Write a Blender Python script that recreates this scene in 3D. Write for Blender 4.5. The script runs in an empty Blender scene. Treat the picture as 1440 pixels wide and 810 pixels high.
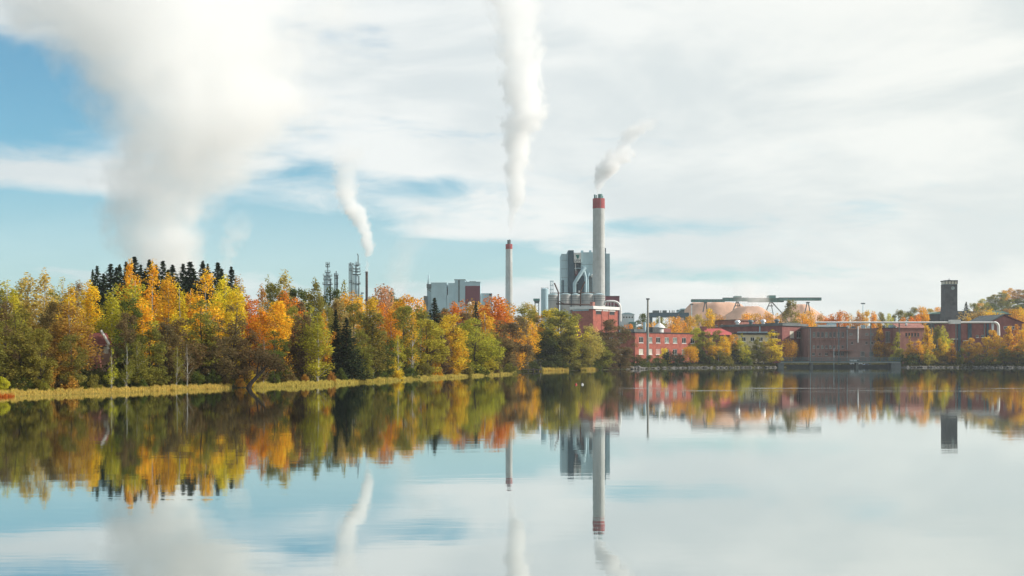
import bpy, bmesh, math, random
import numpy as np
from mathutils import Vector, Matrix

# ------------------------------------------------------------------ camera, world, sun, exposure
SC = bpy.context.scene
COL = SC.collection
F, HZ, CH = 1750.0, 506.0, 3.5          # focal length in photo pixels, horizon row, eye height above the lake
cam_d = bpy.data.cameras.new('camera')
cam_d.sensor_width = 36.0
cam_d.lens = 36.0 * F / 1440.0
cam_d.shift_y = (HZ - 405.0) / 1440.0
cam_d.clip_start, cam_d.clip_end = 0.5, 20000.0
cam = bpy.data.objects.new('camera', cam_d)
COL.objects.link(cam)
cam.location = (0, 0, CH)
cam.rotation_euler = (math.radians(90), 0, 0)
SC.camera = cam

SUN_EL = math.radians(31)
SUN_AZ = math.atan2(0.99, 0.02)          # clockwise from +Y: from the right, a little behind the mill
sun_dir = Vector((math.sin(SUN_AZ) * math.cos(SUN_EL), math.cos(SUN_AZ) * math.cos(SUN_EL), math.sin(SUN_EL)))
sun_d = bpy.data.lights.new('sun', 'SUN')
sun_d.energy, sun_d.angle, sun_d.color = 5.0, math.radians(0.6), (1.0, 0.925, 0.83)
sun = bpy.data.objects.new('sun', sun_d)
COL.objects.link(sun)
sun.location = (400, 100, 300)
sun.rotation_euler = sun_dir.to_track_quat('Z', 'Y').to_euler()

SC.view_settings.view_transform = 'Standard'
SC.view_settings.look = 'None'
SC.view_settings.exposure = 0.10
SC.view_settings.gamma = 1.0
SC.render.engine = 'CYCLES'
cy = SC.cycles
cy.use_denoising = True
cy.denoiser = 'OPENIMAGEDENOISE'
cy.max_bounces = 16
cy.diffuse_bounces = 3
cy.glossy_bounces = 3
cy.transmission_bounces = 3
cy.use_adaptive_sampling = True
cy.adaptive_threshold = 0.018
cy.volume_bounces = 12
cy.transparent_max_bounces = 8
cy.volume_max_steps = 256
cy.caustics_reflective = False
cy.caustics_refractive = False


class NT:
    """small helper for node trees"""
    def __init__(s, tree):
        s.t = tree
    def n(s, kind, **kw):
        x = s.t.nodes.new(kind)
        for k, v in kw.items():
            setattr(x, k, v)
        return x
    def link(s, a, b):
        s.t.links.new(a, b)
    def _in(s, sock, v):
        if v is None:
            return
        if isinstance(v, bpy.types.NodeSocket):
            s.link(v, sock)
        else:
            sock.default_value = v
    def m(s, op, a, b=None, c=None, clamp=False):
        x = s.n('ShaderNodeMath', operation=op)
        x.use_clamp = clamp
        for i, v in enumerate((a, b, c)):
            s._in(x.inputs[i], v)
        return x.outputs[0]
    def mr(s, v, a, b, c=0.0, d=1.0, smooth=True):
        x = s.n('ShaderNodeMapRange')
        x.interpolation_type = 'SMOOTHSTEP' if smooth else 'LINEAR'
        for i, q in enumerate((v, a, b, c, d)):
            s._in(x.inputs[i], q)
        return x.outputs[0]
    def mix(s, f, a, b, mode='MIX'):
        x = s.n('ShaderNodeMix', data_type='RGBA', blend_type=mode)
        s._in(x.inputs[0], f)
        for i, v in ((6, a), (7, b)):
            if isinstance(v, tuple) and len(v) == 3:
                v = (*v, 1)
            s._in(x.inputs[i], v)
        return x.outputs[2]
    def noise(s, vec, scale, detail=4.0, rough=0.5, dist=0.0):
        x = s.n('ShaderNodeTexNoise')
        s._in(x.inputs['Vector'], vec)
        x.inputs['Scale'].default_value = scale
        x.inputs['Detail'].default_value = detail
        x.inputs['Roughness'].default_value = rough
        x.inputs['Distortion'].default_value = dist
        return x.outputs[0]
    def xyz(s, x=0.0, y=0.0, z=0.0):
        c = s.n('ShaderNodeCombineXYZ')
        for i, v in enumerate((x, y, z)):
            s._in(c.inputs[i], v)
        return c.outputs[0]


def build_world():
    w = bpy.data.worlds.new('World')
    SC.world = w
    w.use_nodes = True
    t = w.node_tree
    t.nodes.clear()
    q = NT(t)
    out = q.n('ShaderNodeOutputWorld')
    bg = q.n('ShaderNodeBackground')
    bg.inputs['Strength'].default_value = 0.10
    sky = q.n('ShaderNodeTexSky', sky_type='NISHITA')
    sky.sun_disc = False
    sky.sun_elevation = SUN_EL
    sky.sun_rotation = SUN_AZ
    sky.altitude = 50
    sky.air_density, sky.dust_density, sky.ozone_density = 1.0, 0.6, 2.0
    tc = q.n('ShaderNodeTexCoord')
    sp = q.n('ShaderNodeSeparateXYZ')
    q.link(tc.outputs['Generated'], sp.inputs[0])
    X, Y, Z = sp.outputs
    az = q.m('ARCTAN2', X, Y)
    el = q.m('ARCSINE', Z)
    # streaky sheets of thin cloud with torn edges
    v1 = q.xyz(q.m('MULTIPLY', az, 2.6), q.m('MULTIPLY', el, 10.0), q.m('MULTIPLY', az, 0.7))
    n1 = q.noise(v1, 1.35, 7.0, 0.52, 0.55)
    v2 = q.xyz(q.m('MULTIPLY', az, 3.0), q.m('ADD', q.m('MULTIPLY', el, 28.0), q.m('MULTIPLY', az, 3.0)), 3.7)
    n2 = q.noise(v2, 1.1, 6.0, 0.55, 0.5)
    base = q.m('ADD', q.m('MULTIPLY', n1, 0.62), q.m('MULTIPLY', n2, 0.38))
    # cloudier towards the sun's side, opening up away from it
    cov = q.mr(az, -0.42, 0.16, 0.05, 0.34)
    cov = q.m('ADD', cov, q.mr(el, 0.10, 0.32, 0.0, 0.14))
    cov = q.m('ADD', cov, q.mr(el, 0.45, 1.0, 0.0, -0.26))      # broken cloud overhead
    def gap(px, py, rx, ry, amt, c):
        a0, e0 = math.atan((px - 720) / F), math.atan((HZ - py) / F)
        dx = q.m('DIVIDE', q.m('SUBTRACT', az, a0), rx / F)
        dy = q.m('DIVIDE', q.m('SUBTRACT', el, e0), ry / F)
        r2 = q.m('ADD', q.m('MULTIPLY', dx, dx), q.m('MULTIPLY', dy, dy))
        g = q.m('POWER', 2.718, q.m('MULTIPLY', r2, -1.0))
        return q.m('ADD', c, q.m('MULTIPLY', g, amt))
    for a in GAPS:
        cov = gap(*a, cov)
    n4 = q.noise(q.xyz(q.m('MULTIPLY', az, 9.0), q.m('MULTIPLY', el, 34.0), 1.3), 1.6, 6.0, 0.62, 0.6)
    dens = q.m('ADD', q.m('ADD', base, cov), q.m('MULTIPLY', q.m('SUBTRACT', n4, 0.5), 0.40))
    cl = q.mr(dens, 0.42, 0.78, 0.0, 1.0)
    cl = q.m('MAXIMUM', cl, q.mr(el, 0.02, 0.17, 0.50, 0.0))
    # the part of a cloud sheet that is thick is a little greyer than its thin bright edges
    v3 = q.xyz(q.m('MULTIPLY', az, 2.0), q.m('MULTIPLY', el, 7.0), 9.1)
    n3 = q.noise(v3, 2.0, 6.0, 0.55, 0.4)
    ccol = q.mix(q.mr(n3, 0.36, 0.64), (6.9, 7.45, 7.55), (8.9, 9.1, 8.9))
    warm = q.mix(q.mr(az, -0.1, 0.45), (1.0, 1.0, 1.0), (1.03, 1.01, 0.97))
    ccol = q.mix(1.0, ccol, warm, 'MULTIPLY')
    skyc = q.mix(1.0, sky.outputs[0], SKY_TINT, 'MULTIPLY')
    # below the horizon the same hue goes on
    col = q.mix(q.m('MULTIPLY', cl, 0.97), skyc, ccol)
    q.link(col, bg.inputs['Color'])
    q.link(bg.outputs[0], out.inputs['Surface'])


SKY_TINT = (0.56, 1.14, 1.20)
GAPS = [(40, 155, 100, 46, -0.29), (30, 192, 90, 32, -0.16), (60, 338, 150, 34, -0.36), (450, 243, 52, 20, -0.30), (610, 262, 110, 18, -0.26),
        (420, 350, 230, 44, -0.28), (600, 380, 170, 40, -0.10), (930, 320, 110, 16, -0.22), (1030, 388, 210, 18, -0.25), (720, 360, 160, 26, -0.26),
        (80, 265, 150, 22, 0.30), (610, 330, 120, 12, 0.16), (100, 395, 120, 18, 0.10)]
build_world()

# ------------------------------------------------------------------ geometry helpers
rnd = random.Random(7)


def PX(px, D):
    return (px - 720.0) / F * D


def PZ(py, D):
    return CH + (HZ - py) / F * D


def mesh_np(name, verts, quads=None, tris=None, smooth=False):
    verts = np.asarray(verts, np.float32).reshape(-1, 3)
    me = bpy.data.meshes.new(name)
    nq = 0 if quads is None else len(quads)
    nt = 0 if tris is None else len(tris)
    me.vertices.add(len(verts))
    me.vertices.foreach_set('co', verts.ravel())
    idx, start, pos = [], [], 0
    if nq:
        qa = np.asarray(quads, np.int32)
        idx.append(qa.ravel()); start.append(np.arange(nq) * 4); pos = nq * 4
    if nt:
        ta = np.asarray(tris, np.int32)
        idx.append(ta.ravel()); start.append(pos + np.arange(nt) * 3)
    idx = np.concatenate(idx).astype(np.int32)
    start = np.concatenate(start).astype(np.int32)
    me.loops.add(len(idx)); me.loops.foreach_set('vertex_index', idx)
    me.polygons.add(nq + nt); me.polygons.foreach_set('loop_start', start)
    if smooth:
        me.polygons.foreach_set('use_smooth', np.ones(nq + nt, bool))
    me.update(calc_edges=True)
    me.validate()
    return me


class MB:
    """collects boxes, bars, tubes, lathes; build() links them as one mesh object"""
    def __init__(s):
        s.v, s.f = [], []
    def add(s, verts, faces):
        k = len(s.v)
        s.v.extend(tuple(p) for p in verts)
        s.f.extend(tuple(i + k for i in f) for f in faces)
        return s
    def box(s, x0, x1, y0, y1, z0, z1):
        return s.add([(x0, y0, z0), (x1, y0, z0), (x1, y1, z0), (x0, y1, z0), (x0, y0, z1), (x1, y0, z1), (x1, y1, z1), (x0, y1, z1)],
                     [(3, 2, 1, 0), (4, 5, 6, 7), (0, 1, 5, 4), (1, 2, 6, 5), (2, 3, 7, 6), (3, 0, 4, 7)])
    def tube(s, pts, rad, n=8, caps=True):
        pts = [Vector(p) for p in pts]
        if not hasattr(rad, '__len__'):
            rad = [rad] * len(pts)
        vs, fs = [], []
        up0 = None
        for i, p in enumerate(pts):
            d = (pts[min(i + 1, len(pts) - 1)] - pts[max(i - 1, 0)]).normalized()
            if up0 is None:
                up0 = Vector((0, 0, 1)) if abs(d.z) < 0.9 else Vector((1, 0, 0))
            a = d.cross(up0)
            if a.length < 1e-4:
                a = d.orthogonal()
            a.normalize()
            b = a.cross(d).normalized()
            up0 = b
            for k in range(n):
                t = 2 * math.pi * k / n
                vs.append(p + (a * math.cos(t) + b * math.sin(t)) * rad[i])
        for i in range(len(pts) - 1):
            for k in range(n):
                k2 = (k + 1) % n
                fs.append((i * n + k, i * n + k2, (i + 1) * n + k2, (i + 1) * n + k))
        if caps:
            fs.append(tuple(range(n))[::-1])
            fs.append(tuple((len(pts) - 1) * n + k for k in range(n)))
        return s.add(vs, fs)
    def lathe(s, prof, n=20, cx=0, cy_=0):
        vs, fs = [], []
        for r, z in prof:
            for k in range(n):
                t = 2 * math.pi * k / n
                vs.append((cx + r * math.cos(t), cy_ + r * math.sin(t), z))
        for i in range(len(prof) - 1):
            for k in range(n):
                k2 = (k + 1) % n
                fs.append((i * n + k, i * n + k2, (i + 1) * n + k2, (i + 1) * n + k))
        fs.append(tuple(range(n))[::-1])
        fs.append(tuple((len(prof) - 1) * n + k for k in range(n)))
        return s.add(vs, fs)
    def poly(s, outline, y0, y1):
        """outline in x,z extruded along y"""
        n = len(outline)
        vs = [(x, y0, z) for x, z in outline] + [(x, y1, z) for x, z in outline]
        fs = [tuple(range(n)), tuple(range(n, 2 * n))[::-1]]
        for i in range(n):
            j = (i + 1) % n
            fs.append((i, i + n, j + n, j))
        return s.add(vs, fs)
    def mesh(s, name, smooth=False):
        me = bpy.data.meshes.new(name)
        me.from_pydata(s.v, [], s.f)
        bm = bmesh.new(); bm.from_mesh(me)
        bmesh.ops.recalc_face_normals(bm, faces=bm.faces)
        bm.to_mesh(me); bm.free()
        if smooth:
            me.shade_auto = None if False else None
        return me
    def build(s, name, mat, parent=None, smooth=False):
        me = bpy.data.meshes.new(name)
        me.from_pydata(s.v, [], s.f)
        bm = bmesh.new(); bm.from_mesh(me)
        bmesh.ops.recalc_face_normals(bm, faces=bm.faces)
        if smooth:
            for f in bm.faces:
                f.smooth = len(f.verts) == 4
            for e in bm.edges:
                if len(e.link_faces) == 2 and e.calc_face_angle(0) > 0.7:
                    e.smooth = False
        bm.to_mesh(me); bm.free()
        me.materials.append(mat)
        return link(name, me, parent)


def link(name, me, parent=None, loc=None):
    o = bpy.data.objects.new(name, me)
    COL.objects.link(o)
    if parent is not None:
        o.parent = parent
    if loc is not None:
        o.location = loc
    return o


def tag(o, label=None, cat=None, group=None, kind=None):
    if label: o['label'] = label
    if cat: o['category'] = cat
    if group: o['group'] = group
    if kind: o['kind'] = kind
    return o


def thing(name, label, cat, loc, rz=0.0, group=None):
    o = bpy.data.objects.new(name, None)
    o.empty_display_size = 1.0
    COL.objects.link(o)
    o.location = loc
    o.rotation_euler = (0, 0, rz)
    return tag(o, label, cat, group, 'thing')


# ------------------------------------------------------------------ materials
MATS = {}


def mat(name, col, rough=0.7, var=0.25, scale=0.6, spec=0.3, metal=0.0, streak=0.0, bump=0.0, col2=None):
    """plain surface: base colour broken up by soft stains, optional vertical weather streaks"""
    if name in MATS:
        return MATS[name]
    m = bpy.data.materials.new(name)
    m.use_nodes = True
    q = NT(m.node_tree)
    b = m.node_tree.nodes['Principled BSDF']
    tc = q.n('ShaderNodeTexCoord')
    n1 = q.noise(tc.outputs['Object'], scale, 6.0, 0.6)
    dark = tuple(c * (1 - var) for c in col)
    light = tuple(min(1, c * (1 + var)) for c in col) if col2 is None else col2
    c = q.mix(q.mr(n1, 0.3, 0.7), dark, light)
    if streak:
        mp = q.n('ShaderNodeMapping')
        mp.inputs['Scale'].default_value = (1.6, 1.6, 0.06)
        q.link(tc.outputs['Object'], mp.inputs['Vector'])
        n2 = q.noise(mp.outputs[0], 1.0, 4.0, 0.6)
        c = q.mix(q.m('MULTIPLY', q.mr(n2, 0.5, 0.75), streak), c, tuple(x * 0.45 for x in col))
    q.link(c, b.inputs['Base Color'])
    b.inputs['Roughness'].default_value = rough
    b.inputs['Metallic'].default_value = metal
    b.inputs['Specular IOR Level'].default_value = spec
    if bump:
        n3 = q.noise(tc.outputs['Object'], scale * 12, 3.0)
        bp = q.n('ShaderNodeBump')
        bp.inputs['Strength'].default_value = bump
        q.link(n3, bp.inputs['Height'])
        q.link(bp.outputs[0], b.inputs['Normal'])
    MATS[name] = m
    return m


def leaf_material(name, transl=0.56):
    m = bpy.data.materials.new(name)
    m.use_nodes = True
    t = m.node_tree
    t.nodes.clear()
    q = NT(t)
    out = q.n('ShaderNodeOutputMaterial')
    oi = q.n('ShaderNodeObjectInfo')
    geo = q.n('ShaderNodeNewGeometry')
    tc = q.n('ShaderNodeTexCoord')
    off = q.n('ShaderNodeVectorMath', operation='ADD')
    q.link(tc.outputs['Object'], off.inputs[0])
    q.link(q.xyz(q.m('MULTIPLY', oi.outputs['Random'], 37.0), q.m('MULTIPLY', oi.outputs['Random'], 91.0), 0.0), off.inputs[1])
    n = q.noise(off.outputs[0], 5.0, 3.0, 0.6)
    # leaves that have not turned yet: green patches of the same tree
    hsv = q.n('ShaderNodeHueSaturation')
    hsv.inputs['Hue'].default_value = 0.53
    hsv.inputs['Saturation'].default_value = 0.92
    hsv.inputs['Value'].default_value = 0.62
    q.link(oi.outputs['Color'], hsv.inputs['Color'])
    patch = q.m('MULTIPLY', q.mr(n, 0.44, 0.66), oi.outputs['Alpha'])
    c = q.mix(patch, oi.outputs['Color'], hsv.outputs[0])
    # each leaf spray differs a little
    h2 = q.n('ShaderNodeHueSaturation')
    q.link(c, h2.inputs['Color'])
    q.link(q.mr(geo.outputs['Random Per Island'], 0, 1, 0.485, 0.515, False), h2.inputs['Hue'])
    q.link(q.mr(q.m('FRACT', q.m('MULTIPLY', geo.outputs['Random Per Island'], 7.31)), 0, 1, 0.50, 1.40, False), h2.inputs['Value'])
    d = q.n('ShaderNodeBsdfDiffuse')
    tr = q.n('ShaderNodeBsdfTranslucent')
    q.link(h2.outputs[0], d.inputs['Color'])
    q.link(h2.outputs[0], tr.inputs['Color'])
    ms = q.n('ShaderNodeMixShader')
    ms.inputs[0].default_value = transl
    q.link(d.outputs[0], ms.inputs[1])
    q.link(tr.outputs[0], ms.inputs[2])
    q.link(ms.outputs[0], out.inputs['Surface'])
    return m


LEAF = leaf_material('leaf')
NEEDLE = leaf_material('needle', 0.12)
BARK = mat('bark', (0.055, 0.042, 0.032), 0.9, 0.35, 6.0)
BIRCH = mat('birch_bark', (0.50, 0.48, 0.44), 0.8, 0.5, 9.0, col2=(0.62, 0.60, 0.56))

# ------------------------------------------------------------------ terrain and lake
SHORE_PX = [(-520, 585), (-200, 566), (0, 557.5), (60, 555.5), (120, 553.5), (180, 551.5), (260, 548), (325, 545.5), (345, 545.8), (400, 543.5), (440, 542.5), (500, 538), (560, 534.8),
            (600, 532.5), (650, 530), (690, 528), (722, 526.2), (731, 523.2), (760, 521.6), (800, 521.2), (845, 520.2), (885, 519.2), (905, 519.0), (925, 518.0), (960, 517.6), (1010, 517.4),
            (1060, 517.2), (1098, 517.0), (1108, 516.7), (1140, 516.7), (1200, 516.7), (1255, 516.7), (1270, 517.0), (1340, 517.0), (1440, 517.2), (1700, 517.6), (2300, 519)]
SHORE = np.array([(PX(a, CH * F / (b - HZ)), CH * F / (b - HZ)) for a, b in SHORE_PX])
LAKE = np.vstack([SHORE, [(3000, 300), (3000, -2500), (-3000, -2500), (-3000, 20)]])
SEGS = np.vstack([SHORE, [(3000, 300)]])
SEGS = np.vstack([[(-3000, 20)], SEGS])


def shore_dist(P):
    """signed distance to the shore, positive on land"""
    P = np.asarray(P, float).reshape(-1, 2)
    best = np.full(len(P), 1e9)
    for a, b in zip(SEGS[:-1], SEGS[1:]):
        ab = b - a
        t = np.clip(((P - a) @ ab) / (ab @ ab), 0, 1)
        d = np.hypot(*(P - (a + t[:, None] * ab)).T)
        best = np.minimum(best, d)
    ins = np.zeros(len(P), bool)
    L = LAKE
    for (x0, y0), (x1, y1) in zip(L, np.roll(L, -1, 0)):
        c = ((y0 > P[:, 1]) != (y1 > P[:, 1]))
        with np.errstate(divide='ignore', invalid='ignore'):
            xi = (x1 - x0) * (P[:, 1] - y0) / (y1 - y0) + x0
        ins ^= c & (P[:, 0] < xi)
    return np.where(ins, -best, best)


def sm(x, a, b):
    t = np.clip((x - a) / (b - a), 0, 1)
    return t * t * (3 - 2 * t)


def ground(P):
    P = np.asarray(P, float).reshape(-1, 2)
    d = shore_dist(P)
    X, Y = P[:, 0], P[:, 1]
    ang = X / np.maximum(Y, 30.0)
    w = sm(ang, PX(800, 1), PX(930, 1))
    left = 0.08 + 0.35 * sm(d, 0, 9) + 9.8 * sm(d, 6, 95) + 4 * sm(d, 90, 260)
    right = 0.3 + 1.5 * sm(d, 0, 7) + 15 * sm(d, 95, 330)
    z = left * (1 - w) + right * w
    hill = 52 * np.exp(-(((X - 560) / 150) ** 2 + ((Y - 1180) / 130) ** 2))
    ridge = 18 * sm(Y, 1250, 1900)
    z = z + hill + ridge
    z = z + 0.25 * np.sin(X * 0.21 + 1.3) * np.sin(Y * 0.17) * sm(d, 4, 20)
    return np.where(d > 0, z, -np.minimum(-d * 0.25, 2.5) - 0.05)


def gz(x, y):
    return float(ground([(x, y)])[0])


def graded(lo, hi, a, b, fine, grow=1.16):
    mid = list(np.arange(a, b + 1e-6, fine))
    s, x, up = fine, b, []
    while x < hi:
        s *= grow; x += s; up.append(min(x, hi))
    s, x, dn = fine, a, []
    while x > lo:
        s *= grow; x -= s; dn.append(max(x, lo))
    return np.array(dn[::-1] + mid + up)


gx = graded(-3800, 3800, -130, 330, 4.0)
gy = graded(-900, 4000, 96, 640, 4.0)
GX, GY = np.meshgrid(gx, gy)
Zg = ground(np.c_[GX.ravel(), GY.ravel()])
nx, ny = len(gx), len(gy)
ii = np.arange(ny * nx).reshape(ny, nx)
quads = np.c_[ii[:-1, :-1].ravel(), ii[:-1, 1:].ravel(), ii[1:, 1:].ravel(), ii[1:, :-1].ravel()]
me = mesh_np('ground', np.c_[GX.ravel(), GY.ravel(), Zg], quads, smooth=True)
me.materials.append(mat('forest_floor', (0.060, 0.052, 0.024), 0.95, 0.45, 0.12, 0.1, col2=(0.085, 0.085, 0.03)))
tag(link('ground', me), kind='structure')


def water_material():
    m = bpy.data.materials.new('lake_water')
    m.use_nodes = True
    q = NT(m.node_tree)
    b = m.node_tree.nodes['Principled BSDF']
    b.inputs['Base Color'].default_value = (0.016, 0.028, 0.028, 1)
    b.inputs['IOR'].default_value = 2.0
    b.inputs['Specular IOR Level'].default_value = 0.5
    geo = q.n('ShaderNodeNewGeometry')
    sp = q.n('ShaderNodeSeparateXYZ')
    q.link(geo.outputs['Position'], sp.inputs[0])
    X, Y, _ = sp.outputs
    # cat's paws: long thin patches where a breath of wind roughens the calm lake
    st = q.xyz(q.m('MULTIPLY', X, 0.02), q.m('MULTIPLY', Y, 0.11), 0.0)
    paw = q.mr(q.noise(st, 1.0, 3.0, 0.5), 0.62, 0.72)
    dy = q.m('DIVIDE', q.m('SUBTRACT', Y, 139.0), 4.5)
    band = q.m('POWER', 2.718, q.m('MULTIPLY', q.m('MULTIPLY', dy, dy), -1.0))
    side = q.mr(X, 12.0, 22.0)
    patchy = q.mr(q.noise(q.xyz(q.m('MULTIPLY', X, 0.07), q.m('MULTIPLY', Y, 0.5), 4.0), 1.0, 3.0, 0.6), 0.48, 0.66)
    paws = q.m('MULTIPLY', q.m('MULTIPLY', band, side), patchy)
    far = q.m('MULTIPLY', paw, q.mr(Y, 60.0, 200.0, 0.0, 0.12))
    dy2 = q.m('DIVIDE', q.m('SUBTRACT', Y, 153.0), 2.2)
    band2 = q.m('POWER', 2.718, q.m('MULTIPLY', q.m('MULTIPLY', dy2, dy2), -1.0))
    patch2 = q.mr(q.noise(q.xyz(q.m('MULTIPLY', X, 0.11), q.m('MULTIPLY', Y, 0.4), 8.0), 1.0, 3.0, 0.6), 0.47, 0.62)
    paws = q.m('MAXIMUM', paws, q.m('MULTIPLY', q.m('MULTIPLY', band2, q.mr(X, 8.0, 20.0)), patch2))
    rip = q.m('MAXIMUM', paws, far)
    q.link(q.m('ADD', 0.028, q.m('MULTIPLY', rip, 0.16)), b.inputs['Roughness'])
    wv = q.xyz(q.m('MULTIPLY', X, 0.35), q.m('MULTIPLY', Y, 1.0), 0.0)
    n = q.noise(wv, 0.9, 3.0, 0.55)
    bp = q.n('ShaderNodeBump')
    bp.inputs['Distance'].default_value = 0.05
    q.link(q.m('ADD', 0.050, q.m('MULTIPLY', rip, 0.36)), bp.inputs['Strength'])
    q.link(n, bp.inputs['Height'])
    q.link(bp.outputs[0], b.inputs['Normal'])
    gl = q.n('ShaderNodeBsdfGlossy')
    gl.inputs['Color'].default_value = (0.90, 0.95, 0.93, 1)
    q.link(b.inputs['Roughness'].links[0].from_socket, gl.inputs['Roughness'])
    q.link(bp.outputs[0], gl.inputs['Normal'])
    ms = q.n('ShaderNodeMixShader')
    ms.inputs[0].default_value = 0.62
    q.link(b.outputs[0], ms.inputs[1])
    q.link(gl.outputs[0], ms.inputs[2])
    q.link(ms.outputs[0], m.node_tree.nodes['Material Output'].inputs['Surface'])
    return m


wm = MB()
wm.add([(-3500, -850, 0), (3500, -850, 0), (3500, 720, 0), (-3500, 720, 0)], [(0, 1, 2, 3)])
lake = wm.build('lake_water', water_material())
tag(lake, kind='structure')

# ------------------------------------------------------------------ vegetation
def leaf_quads(cent, size, rs, up_bias=0.3, out=None, flat=0.55, squash=(1.0, 1.0, 1.0)):
    """diamond leaf sprays at centres; returns verts, quads"""
    n = len(cent)
    nr = rs.normal(size=(n, 3))
    nr[:, 2] = nr[:, 2] + up_bias
    if out is not None:
        nr += out * 0.9
    nr /= np.linalg.norm(nr, axis=1)[:, None] + 1e-9
    a = np.cross(nr, rs.normal(size=(n, 3)))
    a /= np.linalg.norm(a, axis=1)[:, None] + 1e-9
    b = np.cross(nr, a)
    s = size * rs.uniform(0.55, 1.35, (n, 1)) * np.array(squash)
    k = rs.uniform(flat, 1.0, (n, 1))
    v = np.stack([cent - a * s, cent - b * s * k, cent + a * s, cent + b * s * k], 1).reshape(-1, 3)
    return v, np.arange(n * 4).reshape(n, 4)


def trunk_mesh(name, rs, r0, top, limbs, lean=(0, 0), stems=1):
    m = MB()
    for st in range(stems):
        dx, dy = (rs.uniform(-0.04, 0.04), rs.uniform(-0.04, 0.04)) if stems > 1 else (0, 0)
        p, rad = [], []
        for i in range(7):
            t = i / 6
            p.append((lean[0] * t + dx * t * 2 + 0.012 * math.sin(5 * t + st), lean[1] * t + dy * t * 2 + 0.012 * math.cos(4 * t + st), top * t))
            rad.append(r0 * (1 - 0.86 * t) * (1.35 if i == 0 else 1) * (0.75 if stems > 1 else 1))
        m.tube(p, rad, 6)
    for base, tip, r in limbs:
        mid = [(base[k] * 0.5 + tip[k] * 0.5) for k in range(3)]
        mid[2] += 0.012
        m.tube([base, mid, tip], [r, r * 0.65, r * 0.2], 4, caps=False)
    me = m.mesh(name)
    return me


def crown_leaf(seed, base, width, prof, nclump, nleaf, leaf, cr=(0.05, 0.10), droop=1.0, hollow=0.35, lean=(0, 0), low=0.0, stems=1, trunk_r=0.013):
    """unit-height broadleaf tree: returns crown mesh, trunk mesh"""
    rs = np.random.RandomState(seed)
    ph = rs.uniform(0, 6.28, 4)
    cents, rads = [], []
    tries = 0
    while len(cents) < nclump and tries < 6000:
        tries += 1
        t = rs.uniform(0, 1)
        th = rs.uniform(0, 2 * math.pi)
        R = width * prof(t) * (1 + 0.22 * math.sin(2 * th + ph[0] + 3 * t) + 0.16 * math.sin(3 * th + ph[1] - 5 * t) + 0.12 * math.sin(9 * t + ph[2]))
        if rs.uniform() > prof(t) + 0.12:
            continue
        u = hollow + (1 - hollow) * math.sqrt(rs.uniform())
        r = rs.uniform(*cr) * (0.65 + 0.5 * prof(t))
        z = base + (1 - base) * t
        c = np.array([math.cos(th) * R * u + lean[0] * z, math.sin(th) * R * u + lean[1] * z, min(z, 1 - r * 0.7)])
        cents.append(c); rads.append(r)
    cents, rads = np.array(cents), np.array(rads)
    per = rs.multinomial(nleaf, rads ** 2 / (rads ** 2).sum())
    L, O = [], []
    for c, r, k in zip(cents, rads, per):
        d = rs.normal(size=(k, 3))
        d /= np.linalg.norm(d, axis=1)[:, None] + 1e-9
        rr = r * np.abs(rs.normal(0.84, 0.22, (k, 1)))
        p = c + d * rr * np.array([1, 1, 0.78 * droop])
        L.append(p); O.append(d)
    L, O = np.vstack(L), np.vstack(O)
    v, qd = leaf_quads(L, leaf, rs, 0.35, O, squash=(1.55, 1.55, 0.85))
    cm = mesh_np('crown', v, qd)
    cm.materials.append(LEAF)
    limbs = []
    sel = rs.permutation(len(cents))[:26]
    for i in sel:
        c = cents[i]
        z0 = max(low + 0.06, min(0.85, c[2] - rs.uniform(0.08, 0.22)))
        limbs.append(((lean[0] * z0, lean[1] * z0, z0), tuple(c), trunk_r * 0.42 * (1.15 - z0)))
    tm = trunk_mesh('trunk', rs, trunk_r, 0.93, limbs, lean, stems)
    return cm, tm


def crown_spruce(seed, width, nlev, leaf, base=0.06, droop=0.3, ragged=0.2):
    rs = np.random.RandomState(seed)
    P, O = [], []
    for i in range(nlev):
        t = (i + rs.uniform(-0.45, 0.45)) / nlev
        z = base + (1 - base) * t
        R = width * (1 - t) ** 0.98 + 0.0025
        nb = max(3, int(6 * (1 - t) + 3))
        a0 = rs.uniform(0, 6.28)
        for k in range(nb):
            th = a0 + 6.283 * k / nb + rs.uniform(-0.25, 0.25)
            Rb = R * (1 + rs.uniform(-ragged, ragged))
            m = max(4, int(20 * Rb / width) + 4)
            u = rs.uniform(0.10, 1, m) ** 0.8
            side = rs.normal(0, 0.10, m) * Rb * (1.15 - u)
            x = math.cos(th) * u * Rb - math.sin(th) * side
            y = math.sin(th) * u * Rb + math.cos(th) * side
            zz = z - droop * Rb * u + 0.10 * Rb * u ** 3 - np.abs(rs.normal(0, 0.010, m))
            P.append(np.c_[x, y, zz])
            O.append(np.tile([math.cos(th) * 0.3, math.sin(th) * 0.3, 0.2], (m, 1)))
    tipz = rs.uniform(0.93, 1.0, 14)
    P.append(np.c_[rs.normal(0, 0.003, 14), rs.normal(0, 0.003, 14), tipz]); O.append(np.zeros((14, 3)))
    P, O = np.vstack(P), np.vstack(O)
    v, qd = leaf_quads(P, leaf, rs, 0.2, O, 0.3, squash=(1.5, 1.5, 0.7))
    cm = mesh_np('crown', v, qd)
    cm.materials.append(NEEDLE)
    m = MB()
    m.tube([(0, 0, 0), (0, 0, 0.5), (0, 0, 0.98)], [0.014, 0.009, 0.002], 6)
    return cm, m.mesh('trunk')


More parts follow.
